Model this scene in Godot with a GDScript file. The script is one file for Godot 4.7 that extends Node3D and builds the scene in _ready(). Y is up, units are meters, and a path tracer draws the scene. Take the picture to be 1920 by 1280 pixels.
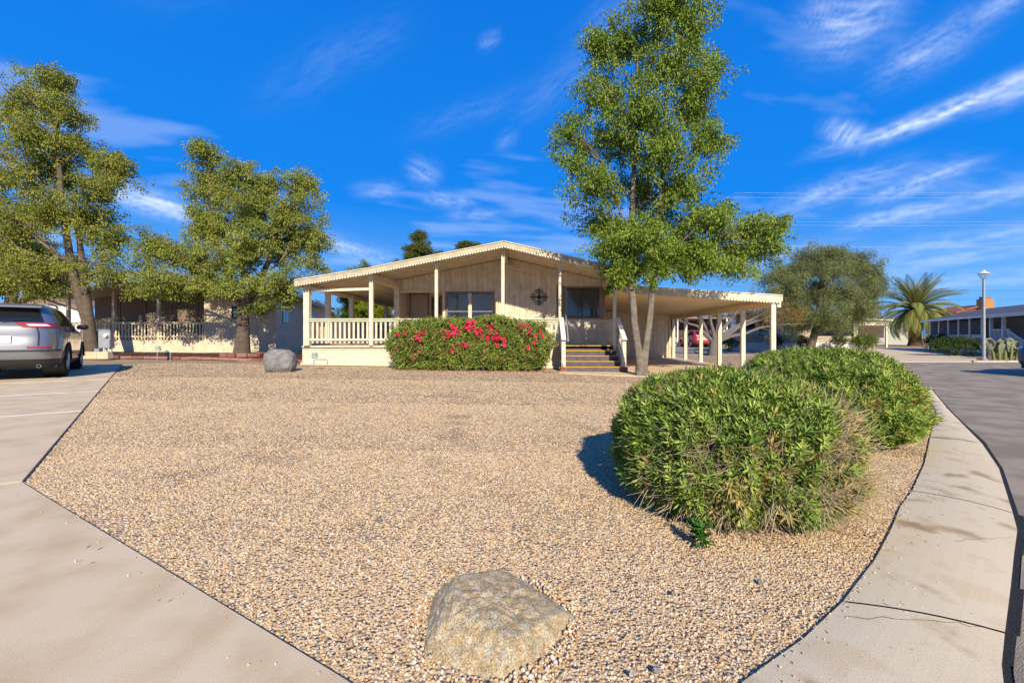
extends Node3D
# A single-storey manufactured home with a porch and a carport, seen across its gravel yard in clear winter sun.
# The ground is one gently tilted plane; gy() is its height. Depth runs along -z.

var R := RandomNumberGenerator.new()
var M := {}
var taken := {}
var box_cache := {}

func gy(x: float, z: float) -> float:
	return -0.014 * clampf(x, -30.0, 8.0) - 0.005 * z

# ---------------------------------------------------------------- geometry collector
class Geo:
	var v := PackedVector3Array()
	var n := PackedVector3Array()
	var c := PackedColorArray()
	var uv := PackedVector2Array()
	func tri(a: Vector3, b: Vector3, d: Vector3, col := Color.WHITE) -> void:
		var nn := (d - a).cross(b - a).normalized()
		v.append(a); v.append(b); v.append(d)
		for i in 3:
			n.append(nn); c.append(col); uv.append(Vector2.ZERO)
	func tri_n(a: Vector3, b: Vector3, d: Vector3, na: Vector3, nb: Vector3, nd: Vector3, col := Color.WHITE) -> void:
		if (d - a).cross(b - a).dot(na + nb + nd) < 0.0:
			var t := b; b = d; d = t
			t = nb; nb = nd; nd = t
		v.append(a); v.append(b); v.append(d)
		n.append(na); n.append(nb); n.append(nd)
		for i in 3:
			c.append(col); uv.append(Vector2.ZERO)
	func face(p: Array, out: Vector3, col := Color.WHITE) -> void:
		var a: Vector3 = p[0]
		for i in range(1, p.size() - 1):
			var b: Vector3 = p[i]
			var d: Vector3 = p[i + 1]
			if (d - a).cross(b - a).dot(out) < 0.0:
				tri(a, d, b, col)
			else:
				tri(a, b, d, col)
	func hull_box(lo: Vector3, hi: Vector3, t := Transform3D(), col := Color.WHITE) -> void:
		var p := []
		for i in 8:
			p.append(t * Vector3(hi.x if i & 1 else lo.x, hi.y if i & 2 else lo.y, hi.z if i & 4 else lo.z))
		var b := t.basis
		face([p[0], p[1], p[3], p[2]], -b.z, col)
		face([p[4], p[5], p[7], p[6]], b.z, col)
		face([p[0], p[2], p[6], p[4]], -b.x, col)
		face([p[1], p[3], p[7], p[5]], b.x, col)
		face([p[0], p[1], p[5], p[4]], -b.y, col)
		face([p[2], p[3], p[7], p[6]], b.y, col)
	func box(at: Vector3, size: Vector3, t := Transform3D(), col := Color.WHITE) -> void:
		hull_box(at - size / 2, at + size / 2, t, col)
	func cbox(s: Vector3, bev: float) -> void:   # chamfered box round the origin
		var h := s / 2
		var e := minf(bev, minf(h.x, minf(h.y, h.z)) * 0.45)
		var q := func(sx, sy, sz, ax): return Vector3(sx * (h.x - (0.0 if ax == 0 else e)), sy * (h.y - (0.0 if ax == 1 else e)), sz * (h.z - (0.0 if ax == 2 else e)))
		for s1 in [-1, 1]:
			face([q.call(s1, -1, -1, 0), q.call(s1, 1, -1, 0), q.call(s1, 1, 1, 0), q.call(s1, -1, 1, 0)], Vector3(s1, 0, 0))
			face([q.call(-1, s1, -1, 1), q.call(1, s1, -1, 1), q.call(1, s1, 1, 1), q.call(-1, s1, 1, 1)], Vector3(0, s1, 0))
			face([q.call(-1, -1, s1, 2), q.call(1, -1, s1, 2), q.call(1, 1, s1, 2), q.call(-1, 1, s1, 2)], Vector3(0, 0, s1))
			for s2 in [-1, 1]:
				face([q.call(s1, s2, -1, 0), q.call(s1, s2, 1, 0), q.call(s1, s2, 1, 1), q.call(s1, s2, -1, 1)], Vector3(s1, s2, 0))
				face([q.call(s1, -1, s2, 0), q.call(s1, 1, s2, 0), q.call(s1, 1, s2, 2), q.call(s1, -1, s2, 2)], Vector3(s1, 0, s2))
				face([q.call(-1, s1, s2, 1), q.call(1, s1, s2, 1), q.call(1, s1, s2, 2), q.call(-1, s1, s2, 2)], Vector3(0, s1, s2))
				for s3 in [-1, 1]:
					face([q.call(s1, s2, s3, 0), q.call(s1, s2, s3, 1), q.call(s1, s2, s3, 2)], Vector3(s1, s2, s3))
	func tube(p: Array, r: Array, sides := 6, cap := false, col := Color.WHITE) -> void:
		var rings := []
		var norms := []
		var up := Vector3(0.31, 0.2, 0.93)
		for i in p.size():
			var a: Vector3 = p[maxi(i - 1, 0)]
			var b: Vector3 = p[mini(i + 1, p.size() - 1)]
			var d := (b - a).normalized()
			var x := d.cross(up)
			if x.length() < 0.05:
				x = d.cross(Vector3.RIGHT)
			x = x.normalized()
			up = x.cross(d).normalized()
			var ring := []
			var nr := []
			for k in sides:
				var w := x * cos(TAU * k / sides) + up * sin(TAU * k / sides)
				ring.append(p[i] + w * r[i])
				nr.append(w)
			rings.append(ring)
			norms.append(nr)
		for i in p.size() - 1:
			for k in sides:
				var j := (k + 1) % sides
				tri_n(rings[i][k], rings[i][j], rings[i + 1][j], norms[i][k], norms[i][j], norms[i + 1][j], col)
				tri_n(rings[i][k], rings[i + 1][j], rings[i + 1][k], norms[i][k], norms[i + 1][j], norms[i + 1][k], col)
		if cap:
			for e in [0, p.size() - 1]:
				var o: Vector3 = p[e] - p[1 if e == 0 else e - 1]
				face(rings[e], o, col)
	func lathe(prof: Array, sides := 24, t := Transform3D(), col := Color.WHITE) -> void:   # [radius, height] pairs round y
		for i in prof.size() - 1:
			var a: Array = prof[i]
			var b: Array = prof[i + 1]
			var s := Vector2(b[0] - a[0], b[1] - a[1])
			var nn := Vector2(s.y, -s.x).normalized()
			for k in sides:
				var c0 := Vector3(cos(TAU * k / sides), 0, sin(TAU * k / sides))
				var c1 := Vector3(cos(TAU * (k + 1) / sides), 0, sin(TAU * (k + 1) / sides))
				var n0 := (t.basis * (c0 * nn.x + Vector3.UP * nn.y)).normalized()
				var n1 := (t.basis * (c1 * nn.x + Vector3.UP * nn.y)).normalized()
				var p00: Vector3 = t * (c0 * a[0] + Vector3.UP * a[1])
				var p01: Vector3 = t * (c1 * a[0] + Vector3.UP * a[1])
				var p10: Vector3 = t * (c0 * b[0] + Vector3.UP * b[1])
				var p11: Vector3 = t * (c1 * b[0] + Vector3.UP * b[1])
				if a[0] > 1e-5:
					tri_n(p00, p01, p11, n0, n1, n1, col)
				if b[0] > 1e-5:
					tri_n(p00, p11, p10, n0, n1, n0, col)
	func mesh() -> ArrayMesh:
		var a := []
		a.resize(Mesh.ARRAY_MAX)
		a[Mesh.ARRAY_VERTEX] = v
		a[Mesh.ARRAY_NORMAL] = n
		a[Mesh.ARRAY_COLOR] = c
		a[Mesh.ARRAY_TEX_UV] = uv
		var m := ArrayMesh.new()
		m.add_surface_from_arrays(Mesh.PRIMITIVE_TRIANGLES, a)
		return m

# ---------------------------------------------------------------- scene helpers
func numbered(called: String) -> String:
	taken[called] = taken.get(called, -1) + 1
	return called if taken[called] == 0 else "%s_%03d" % [called, taken[called]]

func tag(o: Node3D, label: String, category: String, group := "", kind := "") -> Node3D:
	if label: o.set_meta("label", label)
	if category: o.set_meta("category", category)
	if group: o.set_meta("group", group)
	if kind: o.set_meta("kind", kind)
	return o

func thing(called: String, label: String, category: String, at := Vector3.ZERO, turn := 0.0, group := "", kind := "") -> Node3D:
	var o := Node3D.new()
	o.name = numbered(called)
	add_child(o)
	o.position = at
	o.rotation.y = turn
	return tag(o, label, category, group, kind)

func obj(parent: Node, called: String, mesh: Mesh, m: Material, at := Vector3.ZERO, rot := Vector3.ZERO) -> MeshInstance3D:
	var o := MeshInstance3D.new()
	o.name = numbered(called) if parent == self else called
	o.mesh = mesh
	o.material_override = m
	parent.add_child(o, true)
	o.position = at
	o.rotation = rot
	return o

func bx(parent: Node, called: String, at: Vector3, size: Vector3, m: Material, bev := 0.006, rot := Vector3.ZERO) -> MeshInstance3D:
	var key := "%.3f %.3f %.3f %.3f" % [size.x, size.y, size.z, bev]
	if not box_cache.has(key):
		var g := Geo.new()
		g.cbox(size, bev)
		box_cache[key] = g.mesh()
	return obj(parent, called, box_cache[key], m, at, rot)

func bar(parent: Node, called: String, a: Vector3, b: Vector3, w: float, h: float, m: Material, bev := 0.005) -> MeshInstance3D:   # a beam from a to b
	var o := bx(parent, called, (a + b) / 2, Vector3(w, h, a.distance_to(b)), m, bev)
	var d := (b - a).normalized()
	o.basis = Basis.looking_at(d, Vector3.RIGHT if absf(d.y) > 0.95 else Vector3.UP)
	return o

func rod(parent: Node, called: String, pts: Array, r, m: Material, sides := 8) -> MeshInstance3D:
	var g := Geo.new()
	var rr := []
	for i in pts.size():
		rr.append(r[i] if r is Array else r)
	g.tube(pts, rr, sides, true)
	return obj(parent, called, g.mesh(), m)

func many(parent: Node, called: String, mesh: Mesh, m: Material, places: Array, tints: Array) -> MultiMeshInstance3D:
	var mm := MultiMesh.new()
	mm.transform_format = MultiMesh.TRANSFORM_3D
	mm.use_colors = true
	mm.mesh = mesh
	mm.instance_count = places.size()
	for i in places.size():
		mm.set_instance_transform(i, places[i])
		mm.set_instance_color(i, tints[i])
	var o := MultiMeshInstance3D.new()
	o.name = numbered(called) if parent == self else called
	o.multimesh = mm
	o.material_override = m
	parent.add_child(o, true)
	return o

func on_ground(pts: Array) -> Array:   # splits a plan polygon where the ground bends
	var whole := PackedVector2Array()
	for p in pts:
		whole.append(p)
	var out := []
	for s in [[-900.0, -30.0], [-30.0, 8.0], [8.0, 900.0]]:
		var strip := PackedVector2Array([Vector2(s[0], -900), Vector2(s[1], -900), Vector2(s[1], 900), Vector2(s[0], 900)])
		out.append_array(Geometry2D.intersect_polygons(whole, strip))
	return out

func slab_mesh(pts: Array, up: float, thick: float) -> ArrayMesh:   # plan points are (x, z)
	var g := Geo.new()
	for poly in on_ground(pts):
		var ix := Geometry2D.triangulate_polygon(poly)
		var lift := func(p: Vector2, y: float): return Vector3(p.x, gy(p.x, p.y) + y, p.y)
		for i in range(0, ix.size(), 3):
			g.face([lift.call(poly[ix[i]], up), lift.call(poly[ix[i + 1]], up), lift.call(poly[ix[i + 2]], up)], Vector3.UP)
		if thick > 0.0:
			for i in poly.size():
				var a: Vector2 = poly[i]
				var b: Vector2 = poly[(i + 1) % poly.size()]
				var o := Vector2((b - a).y, -(b - a).x)
				if Geometry2D.is_point_in_polygon((a + b) / 2 + o.normalized() * 0.01, poly):
					o = -o
				g.face([lift.call(a, up), lift.call(b, up), lift.call(b, up - thick), lift.call(a, up - thick)], Vector3(o.x, 0, o.y))
	return g.mesh()

# ---------------------------------------------------------------- materials
func lin(r: float, g: float, b: float) -> Color:
	return Color(r, g, b).linear_to_srgb()

func noise_tex(sd: int, freq: float, octaves: int, stops: Array, size := 512, kind := FastNoiseLite.TYPE_SIMPLEX_SMOOTH, cell := -1) -> NoiseTexture2D:
	var f := FastNoiseLite.new()
	f.seed = sd
	f.noise_type = kind
	f.frequency = freq
	f.fractal_octaves = octaves
	f.fractal_type = FastNoiseLite.FRACTAL_FBM if octaves > 1 else FastNoiseLite.FRACTAL_NONE
	if cell >= 0:
		f.cellular_return_type = cell
		f.cellular_jitter = 1.0
	var t := NoiseTexture2D.new()
	t.width = size
	t.height = size
	t.seamless = true
	t.noise = f
	if stops.size():
		var gr := Gradient.new()
		gr.offsets = PackedFloat32Array()
		gr.colors = PackedColorArray()
		var offs := PackedFloat32Array()
		var cols := PackedColorArray()
		for s in stops:
			offs.append(s[0])
			cols.append(s[1])
		gr.offsets = offs
		gr.colors = cols
		t.color_ramp = gr
	return t

var tex_cache := {}
func grey_tex(which: String, low: float) -> NoiseTexture2D:   # multiplies a colour by low..1
	var key := "%s %.2f" % [which, low]
	if not tex_cache.has(key):
		var st := [[0.0, lin(low, low, low)], [0.28, lin(low, low, low)], [0.72, Color.WHITE], [1.0, Color.WHITE]]
		tex_cache[key] = noise_tex(11, 0.06, 4, st) if which == "fine" else noise_tex(23, 0.012, 5, st) if which == "coarse" else noise_tex(31, 0.02, 5, st, 512, FastNoiseLite.TYPE_PERLIN)
	return tex_cache[key]

func stain_tex() -> NoiseTexture2D:   # brown water and soil stains
	if not tex_cache.has("stain"):
		tex_cache["stain"] = noise_tex(57, 0.010, 6, [[0.0, lin(0.50, 0.40, 0.30)], [0.20, lin(0.66, 0.56, 0.46)], [0.30, lin(0.90, 0.87, 0.83)], [0.40, Color.WHITE], [0.70, Color.WHITE], [0.8, lin(0.96, 0.92, 0.87)], [1.0, lin(0.93, 0.88, 0.82)]])
	return tex_cache["stain"]

# fine grain on uv1 (with relief), broad weathering on uv2
func surf(c: Color, rough: float, fine_low := 0.85, fine_scale := 1.5, coarse_low := 0.8, coarse_scale := 0.35, relief := 0.0, metal := 0.0) -> StandardMaterial3D:
	var m := StandardMaterial3D.new()
	m.albedo_color = c
	m.roughness = rough
	m.metallic = metal
	m.metallic_specular = 0.4
	m.uv1_triplanar = true
	m.uv1_world_triplanar = true
	m.uv1_scale = Vector3.ONE * fine_scale
	m.albedo_texture = grey_tex("fine", fine_low)
	if coarse_low < 1.0:
		m.detail_enabled = true
		m.detail_blend_mode = BaseMaterial3D.BLEND_MODE_MUL
		m.detail_uv_layer = BaseMaterial3D.DETAIL_UV_2
		m.detail_albedo = grey_tex("coarse", coarse_low)
		m.uv2_triplanar = true
		m.uv2_world_triplanar = true
		m.uv2_scale = Vector3.ONE * coarse_scale
	if relief > 0.0:
		m.heightmap_enabled = true
		m.heightmap_scale = relief
		m.heightmap_texture = grey_tex("fine", 0.0)
	return m

func plain(c: Color, rough := 0.6, metal := 0.0) -> StandardMaterial3D:
	var m := StandardMaterial3D.new()
	m.albedo_color = c
	m.roughness = rough
	m.metallic = metal
	return m

func leafy(c: Color, through := 0.5, rough := 0.5) -> StandardMaterial3D:
	var m := StandardMaterial3D.new()
	m.albedo_color = c
	m.roughness = rough
	m.metallic_specular = 0.28
	m.vertex_color_use_as_albedo = true
	m.backlight_enabled = true
	m.backlight = Color(through, through, through * 0.5)
	return m

func tinted(rough: float) -> StandardMaterial3D:
	var m := StandardMaterial3D.new()
	m.albedo_color = Color.WHITE
	m.roughness = rough
	m.vertex_color_use_as_albedo = true
	return m

func glass(alpha: float, c := Color(0.02, 0.025, 0.03)) -> StandardMaterial3D:
	var m := StandardMaterial3D.new()
	m.albedo_color = Color(c.r, c.g, c.b, alpha)
	m.transparency = BaseMaterial3D.TRANSPARENCY_ALPHA
	m.roughness = 0.03
	return m

func make_materials() -> void:
	M.wall = surf(lin(0.80, 0.66, 0.47), 0.75, 0.9, 2.0, 0.85, 0.4)
	M.wall2 = surf(lin(0.77, 0.63, 0.445), 0.75, 0.88, 2.0, 0.85, 0.4)
	M.cream = surf(lin(0.73, 0.66, 0.50), 0.6, 0.9, 2.5, 0.82, 0.5)
	M.skirt = surf(lin(0.73, 0.65, 0.49), 0.7, 0.82, 1.6, 0.88, 0.8)
	M.fascia = surf(lin(0.54, 0.45, 0.30), 0.55, 0.9, 2.0, 0.8, 0.4)
	M.soffit = surf(lin(0.80, 0.61, 0.37), 0.6, 0.9, 2.0, 0.9, 0.4)
	M.roof_top = surf(lin(0.50, 0.46, 0.40), 0.6, 0.85, 1.0, 0.8, 0.2)
	M.trim = surf(lin(0.27, 0.19, 0.145), 0.6, 0.85, 3.0, 0.9, 0.5)
	M.shutter = surf(lin(0.30, 0.20, 0.155), 0.6, 0.85, 3.0, 0.9, 0.5)
	M.door = surf(lin(0.46, 0.335, 0.21), 0.5, 0.9, 2.0, 1.0)
	M.black = plain(lin(0.012, 0.012, 0.013), 0.5)
	M.iron = plain(lin(0.02, 0.02, 0.022), 0.45, 0.3)
	M.room_paint = plain(lin(0.58, 0.53, 0.46), 0.9)   # pale walls of the rooms behind the glass
	M.blind = surf(lin(0.45, 0.42, 0.38), 0.8, 0.9, 3.0, 1.0)
	M.pane = glass(0.25)
	M.step = surf(lin(0.15, 0.12, 0.145), 0.85, 0.7, 3.0, 0.75, 0.8)
	M.nosing = surf(lin(0.60, 0.36, 0.03), 0.6, 0.8, 4.0, 0.8, 1.0)
	M.brick = surf(lin(0.36, 0.13, 0.085), 0.85, 0.7, 3.0, 0.7, 1.2, 0.3)
	M.brick2 = surf(lin(0.44, 0.22, 0.17), 0.85, 0.7, 3.0, 0.7, 1.2, 0.3)
	M.concrete = surf(lin(0.70, 0.56, 0.37), 0.85, 0.76, 6.0, 0.74, 0.33)
	M.concrete2 = surf(lin(0.70, 0.56, 0.37), 0.85, 0.76, 6.0, 0.74, 0.4)
	M.kerb = surf(lin(0.73, 0.615, 0.43), 0.85, 0.60, 6.5, 0.66, 0.42, 0.012)
	M.kerb.detail_albedo = stain_tex()
	for m in [M.concrete, M.concrete2]:
		m.detail_albedo = noise_tex(58, 0.011, 6, [[0.0, lin(0.82, 0.75, 0.67)], [0.30, lin(0.92, 0.885, 0.85)], [0.5, lin(0.97, 0.96, 0.95)], [0.62, Color.WHITE], [1.0, Color.WHITE]])
	M.asphalt = surf(lin(0.56, 0.46, 0.345), 0.9, 0.30, 5.0, 0.68, 0.22, 0.12)
	M.tar = surf(lin(0.03, 0.029, 0.03), 0.8, 0.6, 4.0, 0.8, 1.0, 0.5)
	M.seam = surf(lin(0.84, 0.79, 0.70), 0.8, 0.8, 3.0, 0.85, 1.0)
	M.bark = surf(lin(0.30, 0.23, 0.17), 0.9, 0.45, 2.2, 0.7, 0.7, 1.5)
	M.bark_pale = surf(lin(0.50, 0.425, 0.33), 0.9, 0.4, 2.4, 0.6, 0.8, 1.2)
	M.twig = surf(lin(0.30, 0.235, 0.165), 0.9, 0.7, 4.0, 1.0)
	M.galv = surf(lin(0.42, 0.44, 0.46), 0.45, 0.85, 2.0, 0.85, 0.6, 0.0, 0.35)
	M.white = surf(lin(0.72, 0.71, 0.68), 0.55, 0.92, 2.0, 0.9, 0.5)
	M.screen = surf(lin(0.235, 0.185, 0.135), 0.9, 0.85, 6.0, 0.85, 0.6)
	M.stone_grey = surf(lin(0.46, 0.44, 0.42), 0.85, 0.6, 2.2, 0.62, 0.9, 1.2)
	M.mulch = surf(lin(0.20, 0.085, 0.06), 0.95, 0.5, 3.0, 0.7, 0.7, 1.5)

# ---------------------------------------------------------------- sky: clear blue with thin cirrus
func make_sky() -> ImageTexture:
	var w := 2048
	var h := 1024
	var im := Image.create(w, h, false, Image.FORMAT_RGBF)
	var f := FastNoiseLite.new()
	f.seed = 5
	f.frequency = 1.0
	f.fractal_octaves = 5
	f.fractal_gain = 0.58
	var g := FastNoiseLite.new()
	g.seed = 9
	g.frequency = 1.0
	g.fractal_octaves = 3
	var top := Vector3(0.0016, 0.056, 0.25)
	var mid := Vector3(0.0035, 0.090, 0.325)
	var low := Vector3(0.085, 0.215, 0.38)
	var white := Vector3(0.36, 0.40, 0.45)
	# streaks of cirrus: azimuth and height in degrees, half length, half width, tilt, strength
	var strokes := [[43.5, 20.6, 9.5, 0.75, 8, 0.7], [35.9, 20.5, 1.3, 2.0, 55, 0.5], [51, 21.5, 7.0, 1.1, 10, 0.5], [41.5, 14.9, 4.5, 0.9, 12, 0.45], [35.2, 15.4, 7.5, 1.3, 9, 0.3], [40.5, 11.9, 5.0, 0.8, 6, 0.42], [47, 12.5, 8.0, 1.0, 5, 0.3],
		[46, 9.0, 11.0, 1.0, 3, 0.26], [40, 7.4, 12.0, 0.9, 3, 0.26], [48, 5.6, 12.0, 0.9, 2, 0.24], [36, 30.3, 4.8, 2.8, -15, 0.34], [42.5, 25.8, 4.5, 1.6, 14, 0.26], [47.5, 27.2, 3.0, 1.0, 16, 0.25],
		[-41.2, 13.1, 4.2, 1.1, -6, 0.72], [-13.9, 20.0, 2.2, 1.4, -18, 0.26], [-10.8, 17.0, 3.6, 1.0, -5, 0.28], [-7.2, 15.6, 4.0, 0.8, 6, 0.22], [-19.5, 17.6, 3.0, 0.9, 4, 0.2], [-22.5, 10.6, 5.6, 1.2, -9, 0.34], [-3.3, 24.0, 1.8, 0.9, 30, 0.12],
		[24, 12.5, 5.0, 1.2, 6, 0.2], [15, 18.0, 3.0, 1.0, 8, 0.15], [-5.6, 34.0, 1.6, 0.7, 20, 0.16], [-36, 36, 9, 2.4, 40, 0.07], [-24, 30, 10, 2.0, 30, 0.05], [3.5, 30, 7, 2.0, 25, 0.07], [-8, 27, 9, 1.4, 20, 0.05], [12, 36, 7, 2.0, 15, 0.10], [30, 9.5, 7.0, 1.0, 4, 0.25], [-31, 9.0, 6.0, 1.0, -5, 0.2], [-52, 20, 5.0, 1.2, 6, 0.25]]
	# the same sky goes on all round
	R.seed = 77
	for i in 60:
		var az := R.randf_range(62, 298)
		strokes.append([az - 360.0 if az > 180.0 else az, R.randf_range(4, 40), R.randf_range(3, 11), R.randf_range(0.7, 1.7), R.randf_range(-12, 14), R.randf_range(0.15, 0.6)])
	var cover := PackedFloat32Array()
	cover.resize(w * h)
	for s in strokes:
		var reach: float = s[2] * 1.35 + 2.0
		var tilt := deg_to_rad(s[4])
		for dy in range(int(-(s[3] * 3.0 + reach * absf(sin(tilt)) + 1) * h / 180.0), int((s[3] * 3.0 + reach * absf(sin(tilt)) + 1) * h / 180.0) + 1):
			var py := int((90.0 - s[1]) / 180.0 * h) + dy
			if py < 0 or py >= h / 2:
				continue
			for dx in range(int(-reach * w / 360.0), int(reach * w / 360.0) + 1):
				var px := posmod(int(s[0] / 360.0 * w) + dx, w)
				var ax := dx * 360.0 / w
				var ay := -dy * 180.0 / h
				var a := ax * cos(tilt) + ay * sin(tilt)
				var b := -ax * sin(tilt) + ay * cos(tilt)
				b += 0.7 * g.get_noise_2d(a * 0.05 + s[0], s[1]) * s[3]
				var e := exp(-pow(absf(a) / s[2], 3.0) * 1.6 - b * b / (s[3] * s[3]) * 1.3)
				if e < 0.01:
					continue
				var wisp := 0.6 + 0.8 * f.get_noise_2d(a * 0.2 + s[0] * 3.0, b * 1.3 + s[1]) + 0.7 * f.get_noise_2d(a * 0.35 + 3.0 * b, b * 4.0 + s[1] * 5.0)
				cover[py * w + px] = maxf(cover[py * w + px], clampf(e * wisp * s[5] * 1.15, 0.0, 0.95))
	for y in h:
		var el := 90.0 - (y + 0.5) * 180.0 / h
		var base := low
		if el > 0.0:
			var t := clampf(el / 16.0, 0.0, 1.0)
			base = low.lerp(mid, pow(t, 0.75)) if el < 16.0 else mid.lerp(top, clampf((el - 16.0) / 34.0, 0.0, 1.0))
		var flat_color := Color(base.x, base.y, base.z)
		if el <= 0.0:
			for x in w:
				im.set_pixel(x, y, flat_color)
			continue
		var ce := cos(deg_to_rad(el))
		var se := sin(deg_to_rad(el)) + 0.09
		for x in w:
			var az := TAU * (x + 0.5) / w
			var k := cover[y * w + x]
			# a thin veil drawn out along one direction of a high layer
			var qx := sin(az) * ce / se
			var qz := cos(az) * ce / se
			var veil := f.get_noise_2d(qx * 0.55 + qz * 0.25, qz * 1.9 - qx * 0.5)
			var patch := g.get_noise_2d(qx * 0.5 + 7.0, qz * 0.5)
			k = maxf(k, clampf((veil + patch * 0.9 - 0.28) * 0.40, 0.0, 0.15))
			var cc := base.lerp(white, k)
			im.set_pixel(x, y, Color(cc.x, cc.y, cc.z))
	return ImageTexture.create_from_image(im)

func make_camera_and_light() -> void:
	var cam := Camera3D.new()
	cam.name = "camera"
	add_child(cam)
	cam.position = Vector3(0, 1.12, 0)
	# a 15 mm class lens held level, shifted a little so that verticals stay upright
	cam.projection = Camera3D.PROJECTION_FRUSTUM
	cam.near = 0.1
	cam.far = 2000.0
	cam.size = 0.1 * 1280.0 / 820.0
	cam.frustum_offset = Vector2(0.1 * -35.0 / 820.0, 0.1 * -8.0 / 820.0)
	cam.current = true
	var e := Environment.new()
	e.tonemap_mode = Environment.TONE_MAPPER_LINEAR
	e.tonemap_exposure = 2.8
	e.background_mode = Environment.BG_SKY
	var sky := Sky.new()
	var sm := PanoramaSkyMaterial.new()
	sm.panorama = make_sky()
	sky.sky_material = sm
	e.sky = sky
	e.background_energy_multiplier = 1.0
	e.sdfgi_enabled = true
	e.ssao_enabled = true
	e.ssil_enabled = true
	var we := WorldEnvironment.new()
	we.name = "environment"
	we.environment = e
	add_child(we)
	var sun := DirectionalLight3D.new()
	sun.name = "sun"
	sun.light_energy = 0.78
	sun.light_color = Color(1.0, 0.945, 0.84)
	sun.light_angular_distance = 0.5
	sun.shadow_enabled = true
	add_child(sun)
	sun.basis = Basis.looking_at(Vector3(-0.225, -0.61, -1.0).normalized(), Vector3.UP)

# ---------------------------------------------------------------- ground
const YARD := [Vector2(-13.06, -13.96), Vector2(-3.70, -3.18), Vector2(-0.588, -1.398), Vector2(0.1, -0.95), Vector2(0.69, -1.42), Vector2(1.33, -1.86), Vector2(1.75, -2.22), Vector2(2.49, -2.94), Vector2(3.57, -3.96), Vector2(4.63, -5.06), Vector2(6.5, -7.0), Vector2(8.6, -9.6), Vector2(7.9, -13.6), Vector2(1.0, -14.55), Vector2(-7.6, -14.6), Vector2(-10.5, -17.0)]

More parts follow.
